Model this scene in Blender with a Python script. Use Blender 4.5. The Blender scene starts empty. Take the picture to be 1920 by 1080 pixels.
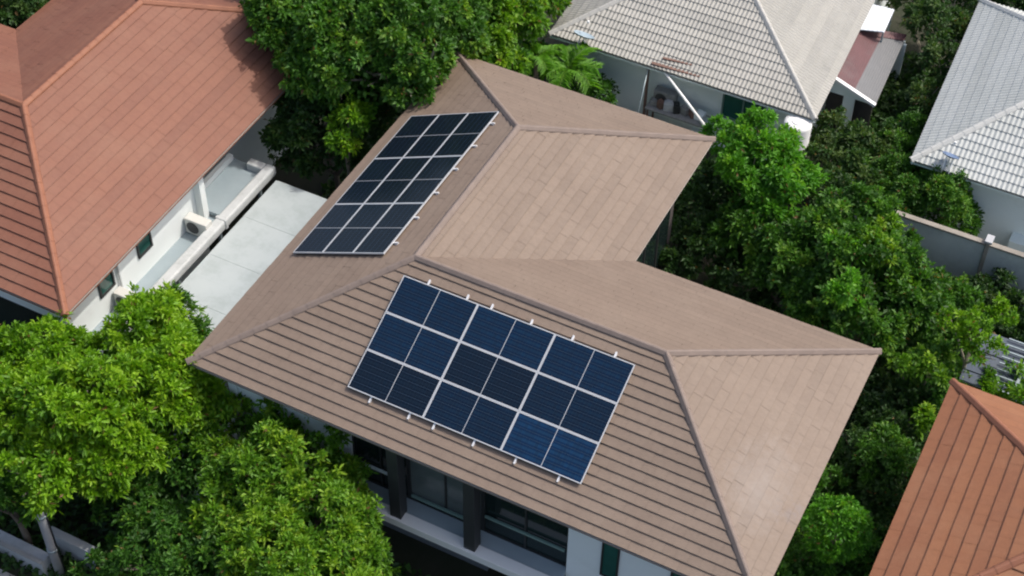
import bpy, math, random
import numpy as np
from mathutils import Vector, Euler

# ------------------------------------------------------------------ camera, light
ZE = 5.9                                    # height of the main eaves above the ground
CAM = np.array([20.6465, -21.5509, 33.0755 + ZE]); EUL = (0.7610423, -0.0120192, 0.4758276); FPX = 2991.815
scene = bpy.context.scene
C = scene.collection
cd = bpy.data.cameras.new('camera'); cam = bpy.data.objects.new('camera', cd); C.objects.link(cam)
cd.sensor_width = 36; cd.lens = FPX * 36 / 1920; cd.clip_end = 2000
cam.location = CAM; cam.rotation_euler = EUL; scene.camera = cam
SUN = np.array([0.46, 0.36, 0.85]); SUN /= np.linalg.norm(SUN)
w = bpy.data.worlds.new('World'); scene.world = w; w.use_nodes = True
nt = w.node_tree; bg = nt.nodes['Background']; sky = nt.nodes.new('ShaderNodeTexSky')
sky.sky_type = 'NISHITA'; sky.sun_disc = False
sky.sun_elevation = math.asin(SUN[2]); sky.sun_rotation = math.atan2(SUN[0], SUN[1])
sky.air_density = 1.0; sky.dust_density = 4.5; sky.ozone_density = 0.6
nt.links.new(sky.outputs[0], bg.inputs[0]); bg.inputs[1].default_value = 0.15
sd = bpy.data.lights.new('sun', 'SUN'); sd.energy = 2.15; sd.angle = math.radians(1.2); sd.color = (1, .95, .88)
sun = bpy.data.objects.new('sun', sd); C.objects.link(sun)
sun.rotation_euler = Vector(SUN.tolist()).to_track_quat('Z', 'Y').to_euler(); sun.location = (30, 20, 50)
vs = scene.view_settings
vs.view_transform = 'Standard'; vs.look = 'None'; vs.exposure = 0.42; vs.gamma = 1
scene.cycles.filter_width = 2.1
scene.cycles.max_bounces = 6

# ------------------------------------------------------------------ helpers
_R = np.array(Euler(EUL, 'XYZ').to_matrix())
def ray(u, v): return _R @ np.array([(u - 960) / FPX, -(v - 540) / FPX, -1.0])
def at(u, v, z):                            # point of height z seen at pixel u, v of the photograph
    d = ray(u, v); return CAM + d * ((z - CAM[2]) / d[2])
def aty(u, v, y):
    d = ray(u, v); return CAM + d * ((y - CAM[1]) / d[1])
def atx(u, v, x):
    d = ray(u, v); return CAM + d * ((x - CAM[0]) / d[0])

def tag(o, label=None, cat=None, group=None, kind=None):
    if label: o['label'] = label
    if cat: o['category'] = cat
    if group: o['group'] = group
    if kind: o['kind'] = kind
    return o
def thing(name, label, cat, loc=(0, 0, 0), rz=0, group=None):
    o = bpy.data.objects.new(name, None); C.objects.link(o); o.empty_display_size = .3
    o.location = loc; o.rotation_euler = (0, 0, rz)
    return tag(o, label, cat, group)

class MB:
    def __init__(s): s.v = []; s.f = []; s.t = []; s.uv = {}
    def poly(s, pts, tone=.5, uv=None):
        b = len(s.v); s.v += [tuple(map(float, q)) for q in pts]; s.f.append(tuple(range(b, b + len(pts)))); s.t.append(tone)
        if uv is not None: s.uv[len(s.f) - 1] = uv
    def box(s, lo, hi, tone=.5):
        x0, y0, z0 = lo; x1, y1, z1 = hi; b = len(s.v)
        s.v += [(x0,y0,z0),(x1,y0,z0),(x1,y1,z0),(x0,y1,z0),(x0,y0,z1),(x1,y0,z1),(x1,y1,z1),(x0,y1,z1)]
        for f in ((0,3,2,1),(4,5,6,7),(0,1,5,4),(1,2,6,5),(2,3,7,6),(3,0,4,7)):
            s.f.append(tuple(b + i for i in f)); s.t.append(tone)
    def bar(s, P, Q, w_, h_, up=(0, 0, 1), tone=.5):     # rectangular bar from P to Q
        P = np.array(P, float); Q = np.array(Q, float); d = Q - P; d /= np.linalg.norm(d)
        a = np.cross(d, up); a /= np.linalg.norm(a); n = np.cross(a, d); b = len(s.v)
        for X in (P, Q):
            for i, j in ((-1,-1),(1,-1),(1,1),(-1,1)): s.v.append(tuple(X + a*i*w_/2 + n*j*h_/2))
        for f in ((0,1,2,3),(7,6,5,4),(0,4,5,1),(1,5,6,2),(2,6,7,3),(3,7,4,0)):
            s.f.append(tuple(b + i for i in f)); s.t.append(tone)
    def tube(s, pts, rad, n=8, cap=True, tone=.5):
        pts = [np.array(q, float) for q in pts]
        if not hasattr(rad, '__len__'): rad = [rad] * len(pts)
        b = len(s.v); ref = np.array([.31, .17, .93])
        for i, q in enumerate(pts):
            d = pts[min(i+1, len(pts)-1)] - pts[max(i-1, 0)]; d /= np.linalg.norm(d) + 1e-9
            r_ = ref if abs(d @ ref) < .95 else np.array([1., 0, 0])
            a = np.cross(d, r_); a /= np.linalg.norm(a); c = np.cross(d, a)
            for k in range(n):
                th = 2*math.pi*k/n; s.v.append(tuple(q + (a*math.cos(th) + c*math.sin(th))*rad[i]))
        for i in range(len(pts)-1):
            for k in range(n):
                s.f.append((b+i*n+k, b+i*n+(k+1)%n, b+(i+1)*n+(k+1)%n, b+(i+1)*n+k)); s.t.append(tone)
        if cap:
            s.f.append(tuple(b+k for k in range(n))[::-1]); s.t.append(tone)
            s.f.append(tuple(b+(len(pts)-1)*n+k for k in range(n))); s.t.append(tone)
    def build(s, name, m, parent=None, smooth=False, bevel=0):
        me = bpy.data.meshes.new(name); me.from_pydata(s.v, [], s.f)
        a = me.attributes.new('tone', 'FLOAT', 'FACE'); a.data.foreach_set('value', s.t)
        if s.uv:
            ul = me.uv_layers.new(name='UVMap')
            for fi, uv in s.uv.items():
                for li, c_ in zip(me.polygons[fi].loop_indices, uv): ul.data[li].uv = c_
        me.materials.append(m)
        if smooth: me.polygons.foreach_set('use_smooth', [True]*len(s.f))
        me.validate(); me.update()
        o = bpy.data.objects.new(name, me); C.objects.link(o)
        if parent is not None:
            o.parent = parent
        if bevel:
            b = o.modifiers.new('bevel', 'BEVEL'); b.width = bevel; b.segments = 2; b.limit_method = 'ANGLE'
        return o

# ------------------------------------------------------------------ materials
def nodes(name):
    m = bpy.data.materials.new(name); m.use_nodes = True; n = m.node_tree
    return m, n, n.nodes['Principled BSDF']
def mathn(n, op, a, b=None, c=None):
    x = n.nodes.new('ShaderNodeMath'); x.operation = op
    for i, q in enumerate((a, b, c)):
        if q is None: continue
        if isinstance(q, (int, float)): x.inputs[i].default_value = q
        else: n.links.new(q, x.inputs[i])
    return x.outputs[0]
def mixc(n, fac, a, b, mode='MIX'):
    x = n.nodes.new('ShaderNodeMix'); x.data_type = 'RGBA'; x.blend_type = mode
    for i, q in ((0, fac), (6, a), (7, b)):
        if isinstance(q, (int, float)): x.inputs[i].default_value = q
        elif isinstance(q, tuple): x.inputs[i].default_value = (*q, 1)
        else: n.links.new(q, x.inputs[i])
    return x.outputs[2]
def noise(n, scale, detail=4, vec=None, rough=.6):
    t = n.nodes.new('ShaderNodeTexNoise'); t.inputs['Scale'].default_value = scale; t.inputs['Detail'].default_value = detail
    t.inputs['Roughness'].default_value = rough
    if vec is None:
        tc = n.nodes.new('ShaderNodeTexCoord'); vec = tc.outputs['Object']
    n.links.new(vec, t.inputs['Vector']); return t.outputs['Fac']
def ramp(n, f, a, b):
    r = n.nodes.new('ShaderNodeMapRange'); r.inputs[1].default_value = a; r.inputs[2].default_value = b
    n.links.new(f, r.inputs[0]); return r.outputs[0]
def attr(n, name, typ='GEOMETRY'):
    a = n.nodes.new('ShaderNodeAttribute'); a.attribute_name = name; a.attribute_type = typ; return a.outputs['Fac']
def bump(n, bs, h, st, dist=.02):
    b = n.nodes.new('ShaderNodeBump'); b.inputs['Strength'].default_value = st; b.inputs['Distance'].default_value = dist
    n.links.new(h, b.inputs['Height']); n.links.new(b.outputs[0], bs.inputs['Normal'])

def surf(name, col, col2=None, rough=.8, scale=1.5, amt=.6, spec=.5, metal=0, bmp=.15, dirt=None, dscale=.7, dlo=.5, dhi=.75):
    """weathered surface: two tones mixed by noise plus patches of dirt with their own colour"""
    m, n, b = nodes(name)
    c2 = col2 or tuple(x*.8 for x in col)
    f = noise(n, scale, 6)
    c = mixc(n, mathn(n, 'MULTIPLY', ramp(n, f, .35, .7), amt), col, c2)
    if dirt:
        c = mixc(n, mathn(n, 'MULTIPLY', ramp(n, noise(n, dscale, 7, rough=.75), dlo, dhi), .7), c, dirt)
    n.links.new(c, b.inputs['Base Color']); b.inputs['Roughness'].default_value = rough
    b.inputs['Specular IOR Level'].default_value = spec; b.inputs['Metallic'].default_value = metal
    if bmp: bump(n, b, noise(n, 40, 3), bmp)
    return m

def tile_mat(name, col, col2, col3, rough=.62, tone_spots=None):
    """roof tiles: tone attribute of each tile, fine grain, large faded patches"""
    m, n, b = nodes(name)
    t = attr(n, 'tone')
    c = mixc(n, t, col, col2)
    c = mixc(n, ramp(n, t, 1.0, 2.0), c, tuple(x*.72 for x in col2))      # darker front edge of each tile: grime plus painted course shadow lines
    c = mixc(n, mathn(n, 'MULTIPLY', ramp(n, noise(n, .55, 5, rough=.7), .45, .68), .55), c, col3)
    g = mathn(n, 'MULTIPLY_ADD', noise(n, 9, 5, rough=.7), .34, .83)
    c = mixc(n, 1.0, c, g, 'MULTIPLY')
    if tone_spots:                                # pale and dark patches in the tile colour, at fixed places of the roof
        tc = n.nodes.new('ShaderNodeTexCoord')
        for (sx, sy, r0, scol, amt) in tone_spots:
            vm = n.nodes.new('ShaderNodeVectorMath'); vm.operation = 'DISTANCE'
            sc_ = n.nodes.new('ShaderNodeVectorMath'); sc_.operation = 'MULTIPLY'; n.links.new(tc.outputs['Object'], sc_.inputs[0]); sc_.inputs[1].default_value = (1.15, .62, 0)
            n.links.new(sc_.outputs[0], vm.inputs[0]); vm.inputs[1].default_value = (sx*1.15, sy*.62, 0)
            dd = mathn(n, 'ADD', vm.outputs['Value'], mathn(n, 'MULTIPLY', noise(n, 2.3, 6, rough=.8), 2.6))
            k = ramp(n, dd, r0 + 1.9, r0 + .6)
            c = mixc(n, mathn(n, 'MULTIPLY', k, amt), c, scol)
    n.links.new(c, b.inputs['Base Color']); b.inputs['Roughness'].default_value = rough
    b.inputs['Specular IOR Level'].default_value = .45
    bump(n, b, noise(n, 60, 4), .25, .01)
    return m

M = {}
def on_right_slope(u_, v_):
    n_ = np.array([HR_ / (W_/2), 0, 1.]); d = ray(u_, v_); t = (n_ @ (np.array([LX_, 0, ZE]) - CAM)) / (n_ @ d); return CAM + d*t
W_, LX_, HR_ = 9.2406, 16.6784, 2.1177
PALE_SPOT = tuple(on_right_slope(1425, 915)[:2]); DARK_SPOT = tuple(on_right_slope(1478, 965)[:2])
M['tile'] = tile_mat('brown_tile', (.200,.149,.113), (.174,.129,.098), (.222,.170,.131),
                     tone_spots=[(*PALE_SPOT, .55, (.30,.27,.25), .4), (*DARK_SPOT, -.25, (.15,.14,.155), .8)])
M['cap'] = surf('brown_ridge_tile', (.215,.168,.142), (.17,.132,.112), .7, 3, .8)
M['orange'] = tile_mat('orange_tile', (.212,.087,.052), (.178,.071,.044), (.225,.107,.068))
M['orange_cap'] = surf('orange_ridge_tile', (.265,.107,.058), (.215,.084,.047), .65, 3, .8)
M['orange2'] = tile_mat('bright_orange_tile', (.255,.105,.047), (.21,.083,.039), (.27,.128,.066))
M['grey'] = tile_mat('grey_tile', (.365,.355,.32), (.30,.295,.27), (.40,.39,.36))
M['grey_cap'] = surf('grey_ridge_tile', (.45,.44,.41), (.36,.36,.34), .7, 3, .8)
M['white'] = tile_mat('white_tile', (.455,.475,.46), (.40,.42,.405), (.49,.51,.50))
M['white_cap'] = surf('white_ridge_tile', (.56,.56,.53), (.47,.48,.46), .7, 3, .8)
M['wall'] = surf('white_wall', (.80,.84,.83), (.74,.79,.78), .85, .8, .7, dirt=(.60,.62,.62), dscale=.5, dlo=.55, dhi=.8)
M['wallg'] = surf('grey_wall', (.78,.85,.84), (.72,.79,.78), .85, .8, .7, dirt=(.58,.64,.62), dscale=.6, dlo=.55, dhi=.8)
M['soffit'] = surf('soffit', (.40,.37,.34), None, .8, 2)
M['fascia'] = surf('fascia', (.27,.22,.19), (.22,.18,.16), .7, 2)
M['dark'] = surf('dark_metal', (.025,.027,.028), (.018,.02,.02), .5, 3)
M['column'] = surf('dark_column_paint', (.03,.032,.034), (.022,.024,.026), .6, 3)
M['greenframe'] = surf('green_frame', (.16,.25,.22), (.12,.2,.18), .4, 3)
M['frame'] = surf('aluminium', (.52,.54,.56), (.46,.48,.5), .4, 6, .5, metal=.15, bmp=.05)
M['alu'] = surf('bare_aluminium', (.78,.78,.78), (.66,.66,.66), .4, 6, .5, metal=.3, bmp=.05)
M['canopy'] = surf('canopy_sheet', (.43,.475,.475), (.385,.43,.435), .55, .9, .9, dirt=(.30,.345,.33), dscale=.9, dlo=.48, dhi=.72, bmp=.05)
M['slab'] = surf('slab_paint', (.30,.36,.39), (.25,.31,.34), .6, 1.2, .8, dirt=(.27,.32,.34))
M['pipe'] = surf('white_gutter', (.52,.54,.54), (.44,.46,.46), .55, 2.5, .8, dirt=(.30,.32,.31), dscale=1.6)
M['unit'] = surf('aircon_casing', (.62,.62,.58), (.55,.55,.52), .5, 3)
M['grill'] = surf('aircon_grill', (.05,.05,.05), None, .6, 3)
M['bark'] = surf('bark', (.16,.13,.10), (.10,.085,.07), .9, 6, .9, bmp=.5)
M['bark2'] = surf('pale_bark', (.30,.27,.20), (.22,.19,.14), .9, 6, .9, bmp=.5)
M['conc'] = surf('block_wall', (.55,.59,.58), (.46,.50,.49), .9, 1.0, .9, dirt=(.34,.37,.36), dscale=.9)
M['conc2'] = surf('weathered_coping', (.32,.29,.25), (.22,.2,.17), .9, 2.0, .9)
M['pole'] = surf('concrete_pole', (.36,.36,.37), (.27,.27,.28), .85, 2.5, .9)
M['slabw'] = surf('pale_concrete', (.46,.47,.48), (.36,.37,.38), .85, 1.3, .9, dirt=(.22,.23,.22))
M['red'] = surf('red_sheet', (.135,.058,.062), (.10,.05,.052), .6, 1.2, .9, dirt=(.14,.11,.11), dscale=1)
M['greysheet'] = surf('grey_sheet', (.165,.168,.172), (.13,.133,.137), .55, 1.2, .9, dirt=(.20,.20,.20), dscale=1.2)
M['whitesheet'] = surf('white_sheet', (.66,.70,.74), (.58,.62,.66), .5, 2, .8)
M['tank'] = surf('tank_plastic', (.80,.80,.78), (.74,.74,.72), .4, 2, .6, bmp=.03)
M['blue'] = surf('blue_grey_sheet', (.065,.085,.115), (.05,.065,.09), .45, 1.5, .9, dirt=(.10,.12,.135), dscale=1.5)
M['steel'] = surf('steel_bar', (.30,.36,.38), (.22,.27,.29), .45, 3, metal=.4)
M['rust'] = surf('rusty_wood', (.19,.11,.085), (.13,.08,.065), .85, 4, .9)
M['junk'] = surf('grey_junk', (.26,.26,.25), (.17,.17,.17), .8, 5, .9)
M['dish'] = surf('dish_paint', (.30,.38,.43), (.24,.31,.36), .4, 3)
M['dishblue'] = surf('dish_blue', (.13,.19,.31), (.10,.15,.26), .4, 3)
M['asphalt'] = surf('asphalt', (.06,.06,.062), (.045,.045,.047), .9, 2, .9, dirt=(.09,.088,.085))
M['kerb'] = surf('kerb_concrete', (.36,.35,.33), (.27,.26,.25), .9, 2, .9)
M['soil'] = surf('garden_ground', (.035,.035,.022), (.022,.03,.012), .95, 1.6, 1, dirt=(.05,.042,.03), dscale=.5, bmp=.6)
M['darkwall'] = surf('dark_wall_brown', (.10,.085,.08), (.07,.06,.06), .85, 2)
M['slate'] = surf('dark_render', (.17,.185,.195), (.13,.143,.152), .8, 1.5)

def glass(name, col, rough=.06):
    m, n, b = nodes(name)
    n.links.new(mixc(n, ramp(n, noise(n, .6, 3), .3, .7), col, tuple(x*.6 for x in col)), b.inputs['Base Color'])
    b.inputs['Roughness'].default_value = rough; b.inputs['IOR'].default_value = 1.5
    b.inputs['Specular IOR Level'].default_value = .5
    return m
M['glass'] = glass('dark_glass', (.016,.028,.027))
M['glassg'] = glass('green_glass', (.03,.12,.10), .1)
M['glassb'] = glass('grey_curtain_glass', (.15,.18,.175), .15)

def solar_mat():
    m, n, b = nodes('solar_cells')
    uv = n.nodes.new('ShaderNodeUVMap'); sep = n.nodes.new('ShaderNodeSeparateXYZ'); n.links.new(uv.outputs[0], sep.inputs[0])
    x, y = sep.outputs[0], sep.outputs[1]       # metres on the glass
    fx = mathn(n, 'FRACT', mathn(n, 'DIVIDE', x, .0918)); fy = mathn(n, 'FRACT', mathn(n, 'DIVIDE', y, .184))
    gx = mathn(n, 'LESS_THAN', mathn(n, 'ABSOLUTE', mathn(n, 'SUBTRACT', fx, .5)), .465)
    gy = mathn(n, 'LESS_THAN', mathn(n, 'ABSOLUTE', mathn(n, 'SUBTRACT', fy, .5)), .474)
    cell = mathn(n, 'MULTIPLY', gx, gy)
    # ribbons: a faint pale wire pattern in the middle of each cell row
    rb = mathn(n, 'LESS_THAN', mathn(n, 'ABSOLUTE', mathn(n, 'SUBTRACT', fy, .5)), .2)
    tn = attr(n, 'tone', 'OBJECT')
    wn = n.nodes.new('ShaderNodeTexWhiteNoise'); wn.noise_dimensions = '2D'
    cmb = n.nodes.new('ShaderNodeCombineXYZ')
    n.links.new(mathn(n, 'FLOOR', mathn(n, 'DIVIDE', x, .0918)), cmb.inputs[0]); n.links.new(mathn(n, 'FLOOR', mathn(n, 'DIVIDE', y, .184)), cmb.inputs[1])
    n.links.new(cmb.outputs[0], wn.inputs['Vector'])
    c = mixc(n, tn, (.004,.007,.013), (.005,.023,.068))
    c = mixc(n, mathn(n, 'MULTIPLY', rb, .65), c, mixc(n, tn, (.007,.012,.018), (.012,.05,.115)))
    c = mixc(n, mathn(n, 'MULTIPLY', wn.outputs[0], .35), c, (.008,.012,.02))
    c = mixc(n, mathn(n, 'MULTIPLY', mathn(n, 'SUBTRACT', 1.0, gx), .25), c, (.03,.05,.07)); c = mixc(n, mathn(n, 'MULTIPLY', mathn(n, 'SUBTRACT', 1.0, gy), .9), c, (.03,.055,.085))
    n.links.new(c, b.inputs['Base Color']); b.inputs['Roughness'].default_value = .16
    b.inputs['Specular IOR Level'].default_value = .12
    return m
M['solar'] = solar_mat()

def leaf_mat(name, c1, c2, c3, trans=.38, rough=.5):
    m, n, b = nodes(name); out = n.nodes['Material Output']
    t = attr(n, 'tone')
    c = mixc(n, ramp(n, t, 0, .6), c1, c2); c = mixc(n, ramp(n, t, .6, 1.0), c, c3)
    n.links.new(c, b.inputs['Base Color']); b.inputs['Roughness'].default_value = rough; b.inputs['Specular IOR Level'].default_value = .35
    tr = n.nodes.new('ShaderNodeBsdfTranslucent')
    c = mixc(n, ramp(n, t, 1.0, 1.2), c, (.16, .10, .03)); n.links.new(c, b.inputs['Base Color'])
    c4 = mixc(n, 1.0, c, (1.25, 1.3, .55), 'MULTIPLY'); n.links.new(c4, tr.inputs[0])
    mx = n.nodes.new('ShaderNodeMixShader'); mx.inputs[0].default_value = trans
    n.links.new(b.outputs[0], mx.inputs[1]); n.links.new(tr.outputs[0], mx.inputs[2]); n.links.new(mx.outputs[0], out.inputs[0])
    return m
M['l_bright'] = leaf_mat('leaf_bright', (.055,.160,.008), (.165,.345,.010), (.25,.42,.018))
M['l_mid']    = leaf_mat('leaf_mid', (.035,.115,.010), (.115,.265,.014), (.24,.39,.025))
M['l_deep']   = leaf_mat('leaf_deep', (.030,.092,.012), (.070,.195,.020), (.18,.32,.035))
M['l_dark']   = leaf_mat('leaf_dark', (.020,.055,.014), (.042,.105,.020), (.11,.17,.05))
M['l_lime']   = leaf_mat('leaf_lime', (.05,.18,.014), (.105,.31,.018), (.20,.42,.025))
M['l_olive']  = leaf_mat('leaf_olive', (.045,.075,.02), (.08,.115,.035), (.16,.18,.09))
M['l_palm']   = leaf_mat('leaf_palm', (.05,.16,.012), (.12,.30,.02), (.2,.36,.03))

# ------------------------------------------------------------------ roofs
def clip(poly, axis, val, keep_less):
    out = []
    for i in range(len(poly)):
        a, b = poly[i], poly[(i+1) % len(poly)]
        ia = (a[axis] <= val) if keep_less else (a[axis] >= val)
        ib = (b[axis] <= val) if keep_less else (b[axis] >= val)
        if ia: out.append(a)
        if ia != ib:
            t = (val - a[axis]) / (b[axis] - a[axis]); out.append(tuple(a[k] + t*(b[k]-a[k]) for k in (0, 1)))
    return out
rng = random.Random(7)
def roof_face(mb, pts, course=.285, step=.03, tilew=.33, wave=0, per=.155, jit=.05):
    """pts[0]->pts[1] is the eave; lays overlapping courses of tiles over the planar polygon"""
    P = [np.array(q, float) for q in pts]; o = P[0]; u = P[1]-P[0]; u /= np.linalg.norm(u)
    n = np.cross(u, P[2]-P[0]); n /= np.linalg.norm(n)
    if n[2] < 0: n = -n
    v = np.cross(n, u)
    if v @ (P[2]-P[0]) < 0: v = -v
    q2 = [((q-o) @ u, (q-o) @ v) for q in P]
    u0 = min(q[0] for q in q2); u1 = max(q[0] for q in q2); v1 = max(q[1] for q in q2)
    k = 0; vc = -.02
    if not wave: mb.poly([q - n*.012 for q in P], 1.4)
    while vc < v1:
        va = vc; vb = vc + course
        row = clip(clip(q2, 1, max(va, 0), False), 1, vb, True)
        if len(row) >= 3:
            ru0 = min(q[0] for q in row); ru1 = max(q[0] for q in row)
            off = (k % 2) * tilew/2 - 5*tilew
            if wave: edges = np.arange(math.floor(ru0/(per/4)), math.ceil(ru1/(per/4)) + 1) * (per/4)
            else: edges = np.arange(math.floor((ru0-off)/tilew), math.ceil((ru1-off)/tilew) + 1) * tilew + off
            rowtone = rng.uniform(-.45, .45)
            tn = rng.random()
            for j in range(len(edges)-1):
                ea, eb = edges[j], edges[j+1]
                cell = clip(clip(row, 0, ea, False), 0, eb, True)
                if not wave or int(round(ea/(per/4))) % 8 == 0: tn = min(1, max(0, rng.gauss(.5, .09) + rowtone))
                if len(cell) < 3: continue
                hj = rng.uniform(-.004, .004) if not wave else 0
                tl = rng.uniform(-.006, .006); um = (ea+eb)/2
                if not wave:
                    cell = clip(clip(cell, 0, ea+.0015, False), 0, eb-.0015, True)
                    if len(cell) < 3: continue
                def H(a, b_):
                    h = step * (1 - (b_-va)/course) + .006 + hj
                    if not wave: h += (a-um)*tl
                    if wave: h += wave * (.5 + .5*math.cos(2*math.pi*a/per)) * (1 if True else 0)
                    return h
                W3 = lambda a, b_, h: o + u*a + v*b_ + n*h
                if wave: mb.poly([W3(a, b_, H(a, b_)) for a, b_ in cell], tn)
                else:
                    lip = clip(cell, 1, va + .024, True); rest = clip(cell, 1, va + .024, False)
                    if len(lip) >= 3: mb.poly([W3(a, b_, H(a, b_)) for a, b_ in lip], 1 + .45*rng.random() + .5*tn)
                    if len(rest) >= 3: mb.poly([W3(a, b_, H(a, b_)) for a, b_ in rest], tn)
                lows = [q for q in cell if abs(q[1]-max(va, 0)) < 1e-6]
                if len(lows) >= 2:
                    a0 = min(q[0] for q in lows); a1 = max(q[0] for q in lows); b_ = max(va, 0)
                    base = [-.03 if k == 0 else (wave*(.5+.5*math.cos(2*math.pi*a/per)) if wave else 0) for a in (a0, a1)]
                    mb.poly([W3(a0, b_, base[0]), W3(a1, b_, base[1]), W3(a1, b_, H(a1, b_)), W3(a0, b_, H(a0, b_))], tn)
        vc = vb; k += 1
def ridge(name, P, Q, m, parent, w_=.23, h_=.095, seg=.40):
    """row of overlapping cap tiles from P (low) to Q"""
    P = np.array(P, float); Q = np.array(Q, float); L = np.linalg.norm(Q-P); d = (Q-P)/L
    a = np.cross(d, (0, 0, 1)); a /= np.linalg.norm(a); n = np.cross(a, d); mb = MB()
    if n[2] < 0: n = -n
    N = max(1, int(round(L/seg))); prof = [(-1, -.35), (-.9, .1), (-.3, .9), (0, 1), (.3, .9), (.9, .1), (1, -.35)]
    for i in range(N):
        t0 = i*L/N; t1 = (i+1)*L/N + .03; b = len(mb.v); tn = rng.random()
        for t, sc, lift in ((t0, 1.0, .006), (t1, .96, 0)):
            for px_, pz in prof: mb.v.append(tuple(P + d*t + a*px_*w_/2*sc + n*(pz*h_*sc + lift + .02)))
        for k in range(6): mb.f.append((b+k, b+k+1, b+8+k, b+7+k)); mb.t.append(tn)
        mb.f.append(tuple(range(b, b+7))); mb.t.append(tn)
        mb.f.append(tuple(range(b+13, b+6, -1))); mb.t.append(tn)
    return mb.build(name, m, parent)
def soffit_fascia(parent, pts, mf, drop=.14, inset=.05):
    """thin soffit sheet under the eaves plus fascia boards along the outline"""
    mb = MB(); z = pts[0][2]
    mb.poly([(p_[0], p_[1], z - .04) for p_ in pts]); mb.poly([(p_[0], p_[1], z - .065) for p_ in pts][::-1])
    mb.build('soffit', M['soffit'], parent)
    cx = sum(p_[0] for p_ in pts)/len(pts); fb = MB(); n_ = len(pts)
    area = sum(pts[i][0]*pts[(i+1)%n_][1]-pts[(i+1)%n_][0]*pts[i][1] for i in range(n_))
    for i in range(n_):
        a = np.array(pts[i][:2]); b = np.array(pts[(i+1) % n_][:2]); d = (b-a)/np.linalg.norm(b-a)
        nn = np.array([-d[1], d[0]]) * (1 if area > 0 else -1)
        A = a + nn*inset; B = b + nn*inset
        fb.bar((A[0], A[1], z - .03 - drop/2), (B[0], B[1], z - .03 - drop/2), .03, drop)
    fb.build('fascia', mf, parent)

def window(parent, P, w_, h_, axis, depth=.06, gm='glassg', fm='greenframe', fr=.05, mull=0):
    """framed window on a wall; P = lower corner, axis 'x' faces -y, 'y' faces +x"""
    f = MB(); g = MB(); x, y, z = P
    def bx(mb, a0, a1, z0, z1, d0, d1):
        if axis == 'x': mb.box((x+a0, y-d1, z+z0), (x+a1, y-d0, z+z1))
        else: mb.box((x+d0, y+a0, z+z0), (x+d1, y+a1, z+z1))
    bx(f, 0, w_, 0, fr, .005, depth); bx(f, 0, w_, h_-fr, h_, .005, depth)
    bx(f, 0, fr, fr, h_-fr, .005, depth-.002); bx(f, w_-fr, w_, fr, h_-fr, .005, depth-.002)
    for k in range(mull):
        c_ = w_*(k+1)/(mull+1); bx(f, c_-fr/2, c_+fr/2, fr, h_-fr, .005, depth-.004)
    bx(g, fr*.8, w_-fr*.8, fr*.8, h_-fr*.8, .008, .02)
    wo = f.build('window', M[fm], parent); g.build('pane', M[gm], wo); return wo

# ------------------------------------------------------------------ ground
def struct(name, mb, m): return tag(mb.build(name, m), kind='structure')
g = MB()
for i in range(24):
    for j in range(24):
        x0 = -230 + i*20; y0 = -200 + j*20; g.poly([(x0,y0,0),(x0+20,y0,0),(x0+20,y0+20,0),(x0,y0+20,0)])
struct('ground', g, M['soil'])
g = MB(); g.box((-60, -11.5, -.05), (60, -5.4, .02)); struct('road', g, M['asphalt'])
g = MB(); g.box((-60, -5.398, -.05), (60, -5.2, .14)); struct('kerb', g, M['kerb'])
g = MB(); g.box((-60, -5.2, -.05), (60, -4.84, .05)); struct('grass_verge', g, M['soil'])
g = MB(); g.box((-3.6, -.5, -.05), (-.25, 14.5, .03)); g.box((8.6, 9.2, -.05), (9.8, 14.0, .03)); struct('paved_path', g, M['slabw'])

# ------------------------------------------------------------------ main house
W, LX, LY, HR = 9.2406, 16.6784, 15.35, 2.1177
tp = HR/(W/2); h2 = W/2
hs = thing('brown_roofed_house', 'L-shaped house in the middle with brown tiled hip roof carrying both solar arrays', 'house')
z = ZE
A_, T_, B_, Cc, D_, E_ = (0,0,z), (0,LY,z), (W,LY,z), (W,W,z), (LX,W,z), (LX,0,z)
R1, R2, R3 = (h2, LY-h2, z+HR), (h2, h2, z+HR), (LX-h2, h2, z+HR)
rf = MB()
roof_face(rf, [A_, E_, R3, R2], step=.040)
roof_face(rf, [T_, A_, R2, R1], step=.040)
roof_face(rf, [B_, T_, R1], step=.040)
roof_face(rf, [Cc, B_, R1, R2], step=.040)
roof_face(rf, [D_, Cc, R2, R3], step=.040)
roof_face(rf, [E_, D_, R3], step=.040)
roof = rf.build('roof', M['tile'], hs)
for a, b in ((A_, R2), (T_, R1), (B_, R1), (E_, R3), (D_, R3), (R1, R2), (R2, R3)):
    ridge('ridge_cap', a, b, M['cap'], roof)
soffit_fascia(hs, [A_, E_, D_, Cc, B_, T_], M['fascia'])
WX, WY = .8, .7
wl = MB()
wt = z - .07
wl.box((WX, WY, 0), (4.66, WY+.2, wt)); wl.box((11.3, WY+.001, 0), (LX-.8, WY+.2, wt))
wl.box((4.66, WY+.15, 2.45), (11.3, WY+.35, 2.6))
wl.box((LX-1.0, WY+.2, 0), (LX-.8, W-.8, wt)); wl.box((W-.8, W-1.0, 0), (LX-1.0, W-.8, wt))
wl.box((WX+.2, LY-1.0, 0), (W-1.0, LY-.8, wt))
wl.box((WX, WY+.2, 0), (WX+.2, LY-.8, wt))
wl.build('wall', M['wall'], hs)
gf = MB(); gf.box((4.66, WY+.6, 0), (8.6, WY+.8, 2.45)); gf.build('ground_floor_wall', M['slate'], hs)
gf = MB(); gf.box((8.6, WY+.9, 0), (11.3, WY+1.0, 2.45)); gf.build('ground_floor_glazing', M['glass'], hs)
rw_ = MB(); rw_.box((W-1.0, W-.8, 0), (W-.8, LY-.8, wt)); rw_.build('garden_side_wall', M['darkwall'], hs)  # dark colour stands in for shade on this side of the white house
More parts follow.
